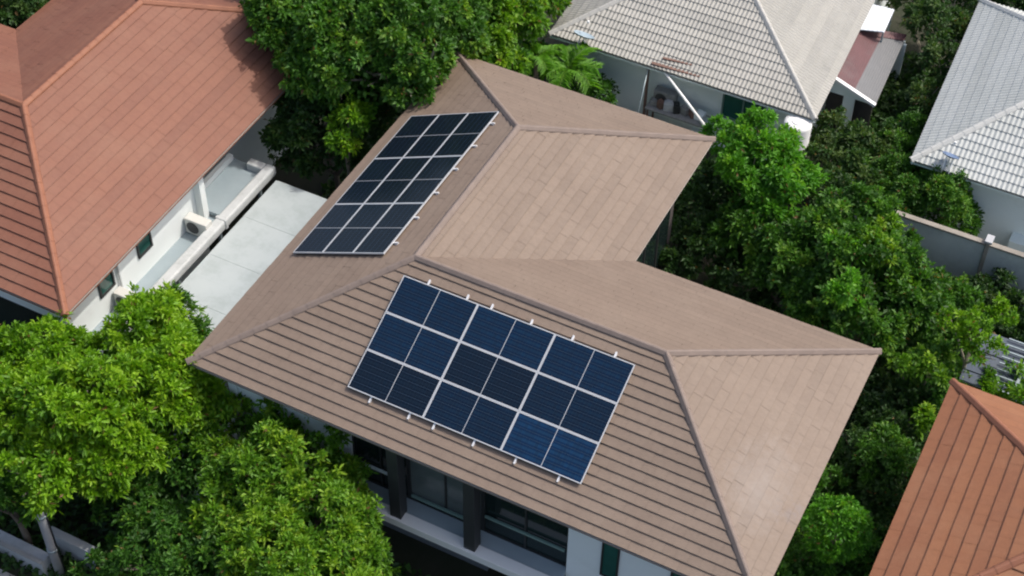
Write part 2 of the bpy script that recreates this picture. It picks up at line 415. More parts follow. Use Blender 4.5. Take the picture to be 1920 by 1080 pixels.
gz_ = MB(); gz_.box((W-.798, W-.5, .3), (W-.76, LY-1.2, wt-.25)); gz_.build('garden_shade_glazing', M['glass'], hs)  # window widened to full-height dark glass, standing in for the shade here
gz_ = MB()
for yy in np.arange(W-.5, LY-1.2, 1.1): gz_.box((W-.758, yy, .3), (W-.72, yy+.06, wt-.25))
gz_.build('glazing_bars', M['dark'], hs)
# corner pilaster
pb = MB(); pb.box((WX-.06, WY-.06, 0), (WX+.22, WY-.002, wt)); pb.build('corner_pilaster', M['wall'], hs)
# glazed front behind the columns
SF = 2.75                                   # first floor level
bays = ((4.66, 6.42), (6.42, 8.72), (8.72, 11.3))
for i, (x0, x1) in enumerate(bays):
    top = wt - SF
    window(hs, (x0, WY+.16, SF), x1-x0-.002, top, 'x', .07, 'glassb' if i == 1 else 'glass', 'dark', .05, 1)
    lf = MB(); lf.box((x0+.1, WY+.02, SF+.22 if i == 1 else SF+.75), (x1-.1, WY+.075, SF+.32 if i == 1 else SF+.83)); lf.build('window_rail', M['greenframe'] if i else M['wallg'], hs)
lg = MB(); lg.box((4.5, -.02, SF-.28), (11.3, .34, SF)); lg.build('balcony_ledge', M['tank'], hs, bevel=.012)
lg = MB(); lg.box((4.66, .342, SF-.2), (11.3, WY+.14, SF-.03)); lg.build('balcony_floor', M['slab'], hs)
for x0 in (6.22, 8.52):
    cb = MB(); cb.box((x0, .06, SF-.10), (x0+.34, .42, wt)); cb.build('column', M['column'], hs, bevel=.01)
window(hs, (12.28, WY, SF+.55), .5, 2.2, 'x', .05, 'glassg', 'dark', .05)
window(hs, (14.2, WY, SF+.9), .5, 1.4, 'x', .05, 'glassg', 'dark', .05)
for y0 in (2.5, 5.5): window(hs, (LX-.8, y0, SF+.9), 1.4, 1.2, 'y', .06, 'glass', 'dark', .06, 1)

# solar arrays: each module is a thing, each mounting rail is a thing
sl = math.atan(tp); cs, sn = math.cos(sl), math.sin(sl)
PWm, PHm = 6.87/3, 3.421/3
def module(name_rows, o, ux, uy, nn, label, tone, flip=False):
    """o lower-left corner of the module, ux along the ridge, uy up the slope"""
    t = thing('solar_panel', label, 'solar panel', tuple(o))
    L_, H_ = PWm - .009, PHm - .009
    def P(a, b, c): return ux*a + uy*b + nn*c
    fr = MB()
    for (a, b, c_, d_) in ((0, 0, L_, .026), (0, H_-.026, L_, H_), (0, .026, .026, H_-.026), (L_-.026, .026, L_, H_-.026)):
        b0 = len(fr.v)
        for hh in (0, .045):
            for (x_, y_) in ((a, b), (c_, b), (c_, d_), (a, d_)): fr.v.append(tuple(P(x_, y_, hh)))
        for f in ((3,2,1,0),(4,5,6,7),(0,1,5,4),(1,2,6,5),(2,3,7,6),(3,0,4,7)): fr.f.append(tuple(b0+i for i in f)); fr.t.append(.5)
    fr.build('frame', M['frame'], t)
    gl = MB(); x0, x1, y0, y1 = .023, L_-.023, .023, H_-.023
    gl.poly([P(x0,y0,.04), P(x1,y0,.04), P(x1,y1,.04), P(x0,y1,.04)], uv=[(0,0),(x1-x0,0),(x1-x0,y1-y0),(0,y1-y0)])
    gl.poly([P(x0,y1,.012), P(x1,y1,.012), P(x1,y0,.012), P(x0,y0,.012)], uv=[(0,0)]*4)
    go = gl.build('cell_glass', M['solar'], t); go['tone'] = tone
    ms = MB(); xm = L_/2
    ms.poly([P(xm-.0075, y0, .0425), P(xm+.0075, y0, .0425), P(xm+.0075, y1, .0425), P(xm-.0075, y1, .0425)])
    ms.build('centre_strip', M['frame'], t)
    return t
OFF = .10
cols3 = ('left', 'middle', 'right'); rows3 = ('bottom', 'middle', 'top')
# front array
ux = np.array([1., 0, 0]); uy = np.array([0, cs, sn]); nn = np.array([0, -sn, cs])
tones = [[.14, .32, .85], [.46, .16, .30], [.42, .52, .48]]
for r_ in range(3):
    for c_ in range(3):
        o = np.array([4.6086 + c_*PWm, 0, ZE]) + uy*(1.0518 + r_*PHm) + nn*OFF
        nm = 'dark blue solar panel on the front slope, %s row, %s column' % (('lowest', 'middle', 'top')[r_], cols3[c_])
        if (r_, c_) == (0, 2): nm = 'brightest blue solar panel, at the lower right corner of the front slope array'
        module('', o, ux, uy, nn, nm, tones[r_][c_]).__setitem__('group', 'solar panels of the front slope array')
def rail(P0, P1, label, grp, nn_, foot_dirs):
    t = thing('mounting_rail', label, 'rail', tuple(P0), 0, grp)
    P0 = np.array(P0); P1 = np.array(P1); d = (P1-P0)
    b = MB(); b.bar((0,0,0), d, .045, .05, up=tuple(nn_)); b.build('rail_bar', M['alu'], t)
    for q in foot_dirs:
        f = MB(); f.bar(d*q - nn_*.075, d*q - nn_*.026, .07, .06, up=(1, .01, 0)); f.build('roof_hook', M['alu'], t)
ordn = ('first', 'second', 'third', 'fourth', 'fifth', 'sixth')
for i, x_ in enumerate((5.33, 6.51, 7.25, 8.43, 9.64, 10.87)):
    base = np.array([x_, 0, ZE]) + nn*.072
    rail(base + uy*(1.0518-.17), base + uy*(1.0518+3.421+.15), '%s aluminium rail from the left poking out under the front slope array' % ordn[i],
         'rails under the front slope array', nn, (.02, .34, .66, .98))
# left array on the slope facing the canopy
ux = np.array([0, -1., 0]); uy = np.array([cs, 0, sn]); nn = np.array([-sn, 0, cs])
for r_ in range(3):
    for c_ in range(3):
        o = np.array([0, 4.6039 + (3-c_)*PWm, ZE]) + uy*(.6112 + r_*PHm) + nn*OFF
        pos = ('farthest end', 'middle', 'nearest end')[c_]
        nm = 'near black solar panel on the left slope, %s row, %s' % (('eave side', 'centre', 'ridge side')[r_], ('far end by tree', 'mid length', 'near end')[c_])
        module('', o, ux, uy, nn, nm, [[.0, .05, .12], [.0, .0, .08], [.0, .0, .04]][r_][c_]).__setitem__('group', 'solar panels of the left slope array')
for i in range(6):
    y_ = 4.6039 + .55 + i*1.154
    base = np.array([0, y_, ZE]) + nn*.072
    rail(base + uy*(.6112-.05), base + uy*(.6112+3.421+.13), '%s aluminium rail from the near end under the left slope array' % ordn[i],
         'rails under the left slope array', nn, (.02, .34, .66, .98))

# ------------------------------------------------------------------ orange house on the left
lh = thing('orange_roofed_house', 'big white house on the left under an orange tiled hip roof', 'house')
zl = ZE - .5; xf, yf, _ = at(122, 592, zl); HW = 4.9; s2 = .45
zr = zl + HW*s2
rA = (xf-HW, yf+HW, zr)
yb = atx(275, 8, xf-HW)[1]; dz = None
# far end of the ridge: pixel (275, 8) at ridge height
yb = at(275, 8, zr)[1]; rB = (xf-HW, yb, zr)
F_, Bk = (xf, yf, zl), (xf, yb+HW, zl)
In = (xf-2*HW, yf+2*HW, zl); Bl = (xf-2*HW, yb+HW, zl)
XL = xf-22; Fl = (XL, yf, zl); Il = (XL, yf+2*HW, zl); rL = (XL+HW, yf+HW, zr)
rf = MB()
kw = dict(course=.335, step=.020)
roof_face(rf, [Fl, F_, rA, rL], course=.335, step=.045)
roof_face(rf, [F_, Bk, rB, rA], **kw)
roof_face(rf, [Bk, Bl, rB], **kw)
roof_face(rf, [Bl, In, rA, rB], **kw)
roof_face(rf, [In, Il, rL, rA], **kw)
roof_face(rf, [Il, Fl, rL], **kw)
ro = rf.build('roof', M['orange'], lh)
for a, b in ((F_, rA), (rA, rB), (Bk, rB), (Bl, rB), (rL, rA), (Il, rL), (Fl, rL)):
    ridge('ridge_cap', a, b, M['orange_cap'], ro, .24)
soffit_fascia(lh, [Fl, F_, Bk, Bl, In, Il], M['orange_cap'])
xw = xf - .72; yw = yf + .6; y_step = 7.45
wl = MB(); wt2 = zl - .07
wl.box((xw-.2, yw, 0), (xw, y_step, wt2)); wl.box((XL+.8, yw-.0, 0), (xw-.2, yw+.2, wt2))
wl.box((xw-1.5, y_step-.2, 0), (xw-.2, y_step-.001, wt2)); wl.box((xw-1.5, y_step, 0), (xw-1.3, Bk[1]-.8, wt2))
wl.box((Bl[0]+.8, Bk[1]-1.0, 0), (xw-1.5, Bk[1]-.8, wt2)); wl.box((Bl[0]+.8, In[1]-.8, 0), (Bl[0]+1.0, Bk[1]-1.0, wt2))
wl.box((XL+.8, In[1]-1.0, 0), (Bl[0]+1.0, In[1]-.801, wt2)); wl.box((XL+.8, yw+.2, 0), (XL+1.0, In[1]-1.0, wt2))
wl.build('wall', M['wall'], lh)
for yy in (2.25, 4.15):
    window(lh, (xw, yy, zl-1.62), .7, .95, 'y', .06, 'glassg', 'dark', .07)
vg = MB(); vg.box((XL+1.2, yw-.03, .1), (xw-.5, yw-.002, zl-1.35)); vg.build('veranda_shade_panel', M['glass'], lh)  # dark panel standing in for the shaded veranda opening
fin = MB(); fin.box((xw+.001, y_step-.28, 2.6), (xw+.26, y_step-.02, zl-.08)); fin.build('wall_fin', M['wall'], lh, bevel=.01)
# recessed slab beside the house, with a low parapet at its inner side
zs = ZE - 2.75
sb = MB(); sb.box((xw-1.3, y_step, zs-.15), (xw+.75, 9.95, zs)); sb.build('flat_roof', M['slab'], lh)
sb = MB(); sb.box((xw-.62, y_step+.001, zs), (xw-.45, 9.9, zs+.22)); sb.build('parapet', M['wall'], lh, bevel=.01)
sb = MB(); sb.box((xw+.001, yw, zs-.35), (xw+.75, y_step-.001, zs-.2)); sb.build('side_ledge', M['slab'], lh)
dp = MB(); dp.tube([(xw+.07, 3.15, zl-.1), (xw+.07, 3.15, .5)], .04); dp.build('downpipe', M['pipe'], lh, True)

def aircon(label, loc, rz, grp='air conditioning units on the houses'):
    t = thing('air_conditioner', label, 'air conditioner', loc, rz, grp)
    b = MB(); b.box((-.17, -.42, .04), (.17, .42, .66)); b.build('casing', M['unit'], t, bevel=.02)
    f = MB(); n_ = 20
    f.tube([(.172, -.12, .35), (.185, -.12, .35)], .23, 20); f.build('fan_grill', M['grill'], t)
    f = MB(); f.box((-.1, -.424, .12), (.1, -.421, .58)); f.build('side_grill', M['grill'], t)
    f = MB(); f.box((-.17, -.35, 0), (.17, -.30, .04)); f.box((-.17, .30, 0), (.17, .35, .04)); f.build('bracket', M['steel'], t)
    return t
pa = at(358, 425, zs+.25)
aircon('beige air conditioner on the white wall below the orange eave, beside the fin', (xw+.47, 6.6, zs-.2), -math.pi/2)
aircon('beige air conditioner half hidden by leaves near the front of the gutter', (xw+.47, 2.9, zs-.2), -math.pi/2)
aircon('white air conditioner in deep shade past the end of the canopy', tuple(at(522, 262, ZE-3.2)), 0)

gt = thing('roof_gutter', 'fat white box gutter running between the canopy and the left house', 'gutter')
gx = -4.12; gz = zs + .10
for (ya, yb_) in ((1.8, 7.1), (7.16, 10.04)):
    p_ = MB(); p_.box((gx-.18, ya, gz-.18), (gx+.18, yb_, gz+.17)); p_.build('gutter_run', M['pipe'], gt, bevel=.06)
p_ = MB(); p_.box((gx-.8, 9.70, gz-.175), (gx-.185, 10.035, gz+.165)); p_.build('gutter_elbow', M['pipe'], gt, bevel=.06)
p_ = MB(); p_.box((gx-.205, 7.06, gz-.2), (gx+.205, 7.2, gz+.195)); p_.build('joint_cover', M['pipe'], gt, bevel=.03)
for yy in (2.4, 4.6, 6.9, 9.2):
    p_ = MB(); p_.box((gx-.05, yy, 0), (gx+.05, yy+.1, gz-.15)); p_.build('post', M['steel'], gt)
cn = thing('carport_canopy', 'flat white canopy sheet between the orange roofed house and the brown roof', 'canopy')
zc = ZE - 2.75
nseg = 9; ys = np.linspace(1.0, 9.7, nseg+1)
p_ = MB()
for i in range(nseg):
    lo = ys[i]+.002; hi = ys[i+1]-.002
    p_.box((-3.74, lo, zc-.03 + .006*(i%2)), (-.35, hi, zc + .004*(i%2)), rng.random())
p_.build('canopy_sheet', M['canopy'], cn)
p_ = MB()
for i in range(nseg+1): p_.box((-3.7, ys[i]-.04, zc-.14), (-.38, ys[i]+.04, zc-.035))
p_.build('canopy_rafters', M['frame'], cn)
for (xx, yy) in ((-3.6, 1.2), (-3.6, 5.3), (-3.6, 9.4), (-.5, 1.2), (-.5, 5.3), (-.5, 9.4)):
    p_ = MB(); p_.box((xx-.05, yy-.05, 0), (xx+.05, yy+.05, zc-.14)); p_.build('post', M['frame'], cn)
bw = MB(); bw.box((-.1, -.7, 0), (.05, 2.2, 2.35)); bw.box((-.12, -.72, 2.352), (.07, 2.22, 2.42))
tag(bw.build('side_wall', M['wall']), 'white garden wall running forward from the left corner of the brown roofed house', 'wall')

# ------------------------------------------------------------------ grey-tiled houses behind
def plane_pt(u_, v_, P0, s):                 # pixel on the plane z = P0.z + s*(y - P0.y)
    d = ray(u_, v_); t = (P0[2] + s*(CAM[1]-P0[1]) - CAM[2])/(d[2]-s*d[1]); return CAM + d*t
zg = ZE - 2.95
gh = thing('grey_roofed_house', 'bungalow behind the brown roof with beige grey profiled tiles', 'house')
A = at(1028, 66, zg); B = at(1530, 222, zg); A[1] = B[1] = (A[1]+B[1])/2
s3 = .46
Ql = plane_pt(1163, 0, A, s3); Qr = plane_pt(1417, 0, A, s3)
dl = Ql - A; dr = Qr - B
t_ = np.linalg.solve(np.array([[dl[0], -dr[0]], [dl[1], -dr[1]]]), (B-A)[:2]); Mx = A + dl*t_[0]
Cq = at(1640, 0, zg); de = (Cq - B); de /= de[1]
Lb = 15.
Bb = B + de*Lb; Mb = Mx + de*(Lb - (Mx[1]-B[1])*2*.5 - 5); Ab = A + de*Lb
rf = MB(); kw = dict(course=.33, step=.030, wave=.036, per=.152)
roof_face(rf, [A, B, Mx], **kw)
roof_face(rf, [B, Bb, Mb, Mx], **kw)
roof_face(rf, [Ab, A, Mx, Mb], **kw)
roof_face(rf, [Bb, Ab, Mb], **kw)
ro = rf.build('roof', M['grey'], gh)
for a, b in ((A, Mx), (B, Mx), (Mx, Mb), (Bb, Mb), (Ab, Mb)): ridge('ridge_cap', a, b, M['grey_cap'], ro, .24)
soffit_fascia(gh, [tuple(A), tuple(B), tuple(Bb), tuple(Ab)], M['wallg'])
yg = B[1] + .7
wl = MB(); wl.box((A[0]+.6, yg, 0), (B[0]-.6, yg+.2, zg-.07)); wl.box((B[0]-.8, yg+.2, 0), (B[0]-.6, yg+12.8, zg-.07)); wl.box((A[0]+.6, yg+.2, 0), (A[0]+.8, yg+12.8, zg-.07))
wl.box((A[0]+.6, yg+12.8, 0), (B[0]-.6, yg+13, zg-.07)); wl.build('wall', M['wallg'], gh)
xa = aty(1352, 210, yg)[0]; xb = aty(1430, 235, yg)[0]
window(gh, (xa, yg, zg-1.75), xb-xa, 1.55, 'x', .07, 'glassg', 'greenframe', .06, 1)
pw = MB(); px0 = aty(1305, 195, yg)[0]; px1 = aty(1350, 210, yg)[0]
pw.box((px0, yg-.55, 0), (px1+2.9, yg-.002, .25)); pw.build('plinth', M['wallg'], gh)

g2 = thing('white_roofed_house', 'house at the upper right corner with pale white profiled roof tiles', 'house')
A = at(1708, 300, zg); C1 = at(1838, 0, zg); s4 = .55; w2 = 4.9
de = C1 - A; Ls = de[1] ; de /= de[1]
Bq = A + np.array([2*w2, 0, 0]); Mf = A + np.array([w2, w2, w2*s4]); C1 = A + de*Ls
Bk2 = Bq + de*Ls; Mk = A + de*(Ls) + np.array([w2, -w2, w2*s4])
Mk = Mf + de*(Ls - 2*w2)
rf = MB(); kw = dict(course=.33, step=.030, wave=.034, per=.165)
roof_face(rf, [A, Bq, Mf], **kw)
roof_face(rf, [C1, A, Mf, Mk], course=.33, step=.014, wave=.035, per=.165)
roof_face(rf, [Bq, Bk2, Mk, Mf], **kw)
roof_face(rf, [Bk2, C1, Mk], **kw)
ro = rf.build('roof', M['white'], g2)
for a, b in ((A, Mf), (Bq, Mf), (Mf, Mk), (C1, Mk), (Bk2, Mk)): ridge('ridge_cap', a, b, M['white_cap'], ro, .26)
soffit_fascia(g2, [tuple(A), tuple(Bq), tuple(Bk2), tuple(C1)], M['wallg'])
wl = MB(); wl.box((A[0]+.75, A[1]+.6, 0), (Bq[0]-.6, A[1]+.8, zg-.07)); wl.box((A[0]+.75, A[1]+.8, 0), (A[0]+.95, C1[1]-.8, zg-.07))
wl.box((Bq[0]-.8, A[1]+.8, 0), (Bq[0]-.6, C1[1]-.8, zg-.07)); wl.box((A[0]+.95, C1[1]-1.0, 0), (Bq[0]-.8, C1[1]-.8, zg-.07))
wl.build('wall', M['wallg'], g2)
xp = aty(1895, 445, A[1]+.3)
wb = MB(); wb.box((xp[0], A[1]+.1, 0), (xp[0]+1.6, A[1]+.598, xp[2])); wb.build('annexe_wall', M['wallg'], g2)

# ------------------------------------------------------------------ orange house lower right
oh = thing('orange_corner_house', 'house at the lower right corner under bright orange tiles', 'house')
zo = ZE - .6; A = at(1787, 716, zo); E2 = at(1628, 1085, zo); xo = (A[0]+E2[0])/2
best = None
for D2 in np.arange(7, 16, .1):
    P = np.array([xo, A[1]-D2, zo]); q = P + np.array([1, 1, .46])*D2*.25
    # compare with the hip seen at the pixels (1840,1080)-(1920,1045): distance of that sight line to the hip line
    r_ = ray(1890, 1058); d_ = np.array([1, 1, .46]); nrm = np.cross(r_, d_); dist = abs((P-CAM) @ nrm)/np.linalg.norm(nrm)
    if best is None or dist < best[0]: best = (dist, D2)
D2 = best[1]; hw = D2/2
Ab = (xo, A[1], zo); Af = (xo, A[1]-D2, zo); Rw = (xo+hw, A[1]-hw, zo+hw*.46)
Bb = (xo+16, A[1], zo); Bf = (xo+16, A[1]-D2, zo); Re = (xo+16-hw, A[1]-hw, zo+hw*.46)
rf = MB(); kw = dict(course=.40, step=.045)
roof_face(rf, [Ab, Af, Rw], **kw); roof_face(rf, [Af, Bf, Re, Rw], **kw)
roof_face(rf, [Bf, Bb, Re], **kw); roof_face(rf, [Bb, Ab, Rw, Re], **kw)
ro = rf.build('roof', M['orange2'], oh)
for a, b in ((Ab, Rw), (Af, Rw), (Rw, Re), (Bb, Re), (Bf, Re)): ridge('ridge_cap', a, b, M['orange_cap'], ro, .26)
soffit_fascia(oh, [Ab, Af, Bf, Bb], M['orange_cap'])
wl = MB(); wt3 = zo - .07
wl.box((xo+.7, A[1]-D2+.7, 0), (xo+.9, A[1]-.7, wt3)); wl.box((xo+.9, A[1]-.9, 0), (xo+15.3, A[1]-.7, wt3)); wl.box((xo+.9, A[1]-D2+.7, 0), (xo+15.3, A[1]-D2+.9, wt3))
wl.box((xo+15.3, A[1]-D2+.7, 0), (xo+15.5, A[1]-.7, wt3)); wl.build('wall', M['wall'], oh)

# ------------------------------------------------------------------ walls, shed, tank and small things
bw = thing('boundary_wall', 'long grey concrete boundary wall in front of the white roofed house', 'wall')
ywl = 18.7
p_ = MB()
for i, (x0, x1) in enumerate(((12.2, 15.0), (15.0, 17.86), (17.98, 20.8), (20.8, 25))):
    p_.box((x0, ywl, 0), (x1-.015, ywl+.14, 2.28 - .0))
p_.build('wall_panel', M['conc'], bw)
p_ = MB(); p_.box((12.2, ywl-.03, 2.282), (17.86, ywl+.17, 2.36)); p_.box((17.98, ywl-.03, 2.282), (25, ywl+.17, 2.36)); p_.build('coping', M['conc2'], bw)
p_ = MB(); p_.box((17.862, ywl-.07, 0), (17.978, ywl+.2, 2.48)); p_.build('post', M['conc2'], bw)
p_ = MB(); p_.box((17.80, ywl-.12, 2.482), (18.04, ywl+.26, 2.56)); p_.build('post_cap', M['slabw'], bw)

sh = thing('lean_to_shed', 'small lean-to beside the grey roof with red and grey roof sheets', 'shed')
zh = ZE - 3.25; zlw = ZE - 3.95
P00 = at(1566, 143, zh); P10 = at(1642, 195, zlw); P11 = at(1700, 66, zlw); P01 = at(1615, 52, zh)
def lerp(a, b, t): return a + (b-a)*t
def sheet(mb, a, b, c, d, th=.04, n_=10, amp=.012):
    """ribbed sheet: ribs run from edge ad to bc"""
    for k in range(n_):
        t0, t1 = k/n_, (k+1)/n_; tm = (t0+t1)/2
        for (s0, s1, z0, z1) in ((t0, tm, 0, amp), (tm, t1, amp, 0)):
            q = [lerp(a, b, s0), lerp(a, b, s1), lerp(d, c, s1), lerp(d, c, s0)]
            for kk, zz in zip(range(4), (z0, z1, z1, z0)): q[kk] = q[kk] + np.array([0, 0, zz])
            mb.poly(q); mb.poly([x_ - np.array([0, 0, th]) for x_ in q][::-1])
m0, m1 = lerp(P00, P10, .48), lerp(P01, P11, .5)
p_ = MB(); sheet(p_, P00, m0, lerp(m0, m1, .88), lerp(P00, P01, .88)); p_.build('red_roof_sheet', M['red'], sh)
p_ = MB(); sheet(p_, m0, P10, lerp(P10, P11, .9), lerp(m0, m1, .9)); p_.build('grey_roof_sheet', M['greysheet'], sh)
up = np.array([0, 0, .03])
p_ = MB(); sheet(p_, lerp(P00, P01, .86)+up, lerp(P10, P11, .91)+up, P11+up, P01+up, .04, 14); p_.build('red_edge_sheet', M['red'], sh)
p_ = MB(); p_.bar(P00 + np.array([-.05, -.06, -.02]), P10 + np.array([0, -.06, -.02]), .16, .10); p_.build('fascia', M['tank'], sh)
ysh = P00[1] + .2
xq = [P00[0]-.1, P00[0]+.35, P00[0]+.62, P10[0]-.1]
wl = MB(); x0s = aty(1535, 200, ysh-.6)[0]
wl.box((x0s, ysh, 1.75), (P10[0]-.08, ysh+.12, 1.93)); wl.box((aty(1578, 200, ysh)[0], ysh-.003, 0), (aty(1600, 200, ysh)[0], ysh+.12, 1.75))
wl.poly([(x0s, ysh-.004, 1.93), (P10[0]-.08, ysh-.004, 1.93), (P10[0]-.08, ysh-.004, P10[2]-.07), (P00[0], ysh-.004, P00[2]-.07), (x0s, ysh-.004, P00[2]-.07)])
p_ = MB(); p_.box((P10[0]-.2, P11[1]-.5, 0), (P10[0]-.1, P11[1]-.402, P10[2]-.1)); p_.build('post', M['wallg'], sh)
rw_ = MB(); rw_.box((P00[0]-.1, P11[1]-.3, 0), (P10[0]-.2, P11[1]-.2, P10[2]-.1)); rw_.build('rear_wall', M['wallg'], sh)
wl.build('wall', M['wallg'], sh)
p_ = MB(); p_.box((x0s, ysh+.5, 0), (P10[0]-.21, ysh+.55, 1.7)); p_.build('doorway_backing', M['darkwall'], sh)
s2_ = thing('white_lean_to', 'small white roof sheet behind the red lean-to', 'shed')
zz = ZE - 3.1
Q = [at(1608, 55, zz), at(1658, 60, zz), at(1677, 18, zz), at(1636, 8, zz)]
p_ = MB(); sheet(p_, *Q, .04, 6); p_.build('roof_sheet', M['whitesheet'], s2_)
for q in Q:
    p_ = MB(); c_ = sum(Q)/4; q = lerp(q, c_, .1); p_.box((q[0]-.03, q[1]-.03, 0), (q[0]+.03, q[1]+.03, q[2]-.04)); p_.build('post', M['steel'], s2_)

tk = at(1496, 226, ZE-2.95)
t = thing('water_tank', 'white cylindrical water tank at the corner of the grey roofed house', 'water tank', (tk[0], tk[1]+.1, 0))
p_ = MB(); p_.tube([(0,0,.8), (0,0,.86), (0,0,1.4), (0,0,1.45), (0,0,2.0), (0,0,2.05), (0,0,2.72), (0,0,2.82), (0,0,2.84)], [.46,.5,.5,.485,.5,.485,.5,.47,.3], 28); p_.build('tank_body', M['tank'], t, True)
p_ = MB(); p_.tube([(0,0,2.842), (0,0,2.87)], .22, 20); p_.build('lid', M['tank'], t)
p_ = MB()
for sx in (-1, 1):
    for sy in (-1, 1): p_.box((sx*.3-.03, sy*.3-.03, 0), (sx*.3+.03, sy*.3+.03, .74))
p_.box((-.42, -.42, .74), (.42, .42, .8)); p_.build('stand', M['steel'], t)

# poles and clutter by the grey house wall
t0 = at(1225, 108, zg+.05); t1 = at(1327, 243, ZE-3.8)
p_ = MB(); p_.tube([t0 + np.array([0,-.05,.06]), t1], .055, 8); tag(p_.build('leaning_pole', M['tank'], None, True), 'long white pole slanting down from the grey roof edge to the hedge', 'pole')
t1 = at(1196, 212, ZE-4.0)
p_ = MB(); p_.tube([t0 + np.array([-.1, -.02, -.03]), t1], .03, 8); tag(p_.build('leaning_pole', M['steel'], None, True), 'thin grey pole leaning steeply beside the brown post under the grey eave', 'pole')
pf = thing('wooden_frame', 'rusty brown post with a cross board at the grey eave', 'frame')
b0 = at(1217, 112, zg+.06)
p_ = MB(); p_.bar(b0, b0 - np.array([0, 0, 2.9]), .09, .09, up=(0, 1, 0)); p_.build('post', M['rust'], pf)
e0 = at(1222, 118, zg+.10); e1 = at(1312, 143, zg+.10)
p_ = MB(); p_.bar(e0, e1, .14, .05); p_.bar(e0 + np.array([.3, .28, .14]), e1 + np.array([-.4, .3, .14]), .1, .05); p_.build('cross_board', M['rust'], pf)
tw = at(1235, 175, ZE-3.9)
ac = aircon('old dark air conditioner at the grey house wall between the leaning poles', (tw[0]+.1, yg-.35, ZE-4.75), -math.pi/2)
for ch in ac.children:
    if ch.name.startswith('casing'): ch.data.materials[0] = M['junk']
bn = thing('work_bench', 'low bench heaped with scrap under the leaning white pole', 'bench')
bx0 = at(1250, 215, ZE-4.6); by = yg - .6
p_ = MB(); p_.box((bx0[0]-.9, by-.35, 1.16), (bx0[0]+1.6, by+.35, 1.22)); p_.build('bench_top', M['junk'], bn)
for dx in (-.8, 1.5):
    for dy in (-.3, .3):
        p_ = MB(); p_.box((bx0[0]+dx-.03, by+dy-.03, 0), (bx0[0]+dx+.03, by+dy+.03, 1.16)); p_.build('leg', M['rust'], bn)
rs = random.Random(3)
lb = ('dusty grey box with a dark slot on the scrap bench', 'brown plank offcut lying on the scrap bench', 'pale crumpled sheet on the scrap bench', 'flat dark tin on the scrap bench',
      'small upright block on the scrap bench', 'tilted rusty bracket on the scrap bench', 'white chipped basin on the scrap bench', 'long grey strip on the scrap bench')
mm = ('junk', 'rust', 'slabw', 'dark', 'junk', 'rust', 'wallg', 'steel')
for i in range(8):
    w_, d_, h_ = rs.uniform(.2, .36), rs.uniform(.2, .4), rs.uniform(.1, .36)
    p_ = MB(); p_.box((-w_/2, -d_/2, 0), (w_/2, d_/2, h_)); p_.box((-w_*.3, -d_*.35, h_+.001), (w_*.35, d_*.3, h_*1.2))
    o = p_.build('scrap_piece', M[mm[i]], None, bevel=.012); o.location = (bx0[0]-.7+i*.3, by + rs.uniform(-.15, .15), 1.222); o.rotation_euler = (0, 0, rs.uniform(-1, 1))
    tag(o, lb[i], 'scrap', 'scrap pieces on the bench')

def dish(label, u_, v_, zz, m, sx, loc=None):
    P = at(u_, v_, zz) if loc is None else loc
    t = thing('satellite_dish', label, 'satellite dish', tuple(P), 0, 'satellite dishes on the roofs')
    p_ = MB(); n_ = 20; b = []
    rings = [(0, -.06), (.16, -.045), (.30, -.01), (.40, .035)]
    for off in (0, -.02):
        for (r0, z0), (r1, z1) in zip(rings[:-1], rings[1:]):
            for k in range(n_):
                a0 = 2*math.pi*k/n_; a1 = 2*math.pi*(k+1)/n_
                q = [(r0*math.cos(a0), r0*math.sin(a0), z0+off), (r1*math.cos(a0), r1*math.sin(a0), z1+off), (r1*math.cos(a1), r1*math.sin(a1), z1+off), (r0*math.cos(a1), r0*math.sin(a1), z0+off)]
                if r0 == 0: q = q[:3]
                p_.poly(q if off == 0 else q[::-1])
    o = p_.build('reflector', m, t, True); o.location = (0, 0, .38); o.scale = (sx, sx, sx); o.rotation_euler = (-.5, .12, 0)
    p_ = MB(); p_.tube([(0,0,-.1), (0,0,.32)], .025); p_.tube([(-.12,0,.3), (-.12,-.34*sx,.02), (-.12,-.36*sx,-.2)], .02); p_.tube([(.12,0,.3), (.12,-.34*sx,.02), (.12,-.36*sx,-.2)], .02); p_.build('mast', M['tank'], t)
    p_ = MB(); p_.box((-.035,.30*sx,.72), (.035,.38*sx,.80)); p_.build('receiver', M['tank'], t)
dish('pale blue satellite dish near the left corner of the beige grey roof', 1094, 82, zg+.18, M['dish'], 1.0)
dish('dark blue satellite dish at the corner of the white tiled roof', 1778, 308, zg+.2, M['dishblue'], .75)

# metal lattice awning, right edge
aw = thing('slatted_awning', 'steel slatted awning over blue grey sheets at the right edge', 'awning')
za = ZE - 3.0
Q = [at(1812, 652, za), at(1893, 648-10, za)]
x0a, x1a, y0a, y1a = 18.75, 22.4, 12.2, 14.5
p_ = MB()
for k in range(5):
    yy = y0a + k*.46; p_.box((x0a, yy, za-.12), (x0a+1.5, yy+.42, za-.09 + .01*(k%2)))
p_.build('blue_sheet', M['blue'], aw)
p_ = MB()
for k in range(9):
    yy = y0a + k*.27; p_.box((x0a+.9, yy, za-.02), (x1a, yy+.045, za+.02))
p_.build('slats', M['steel'], aw)
for xx in (x0a+1.55, x0a+3.2):
    p_ = MB(); p_.box((xx, y0a-.05, za+.021), (xx+.09, y1a, za+.07)); p_.build('cross_bar', M['steel'], aw)
for xx in (x0a+.9, x1a-.1):
    for yy in (y0a+.02, y0a+2.16):
        p_ = MB(); p_.box((xx, yy, 0), (xx+.05, yy+.05, za-.125)); p_.build('post', M['steel'], aw)
p_ = MB(); p_.box((x0a, y0a, za-.17), (x1a, y0a+.05, za-.125)); p_.box((x0a, y1a-.15, za-.17), (x1a, y1a-.1, za-.125)); p_.build('beam', M['steel'], aw)

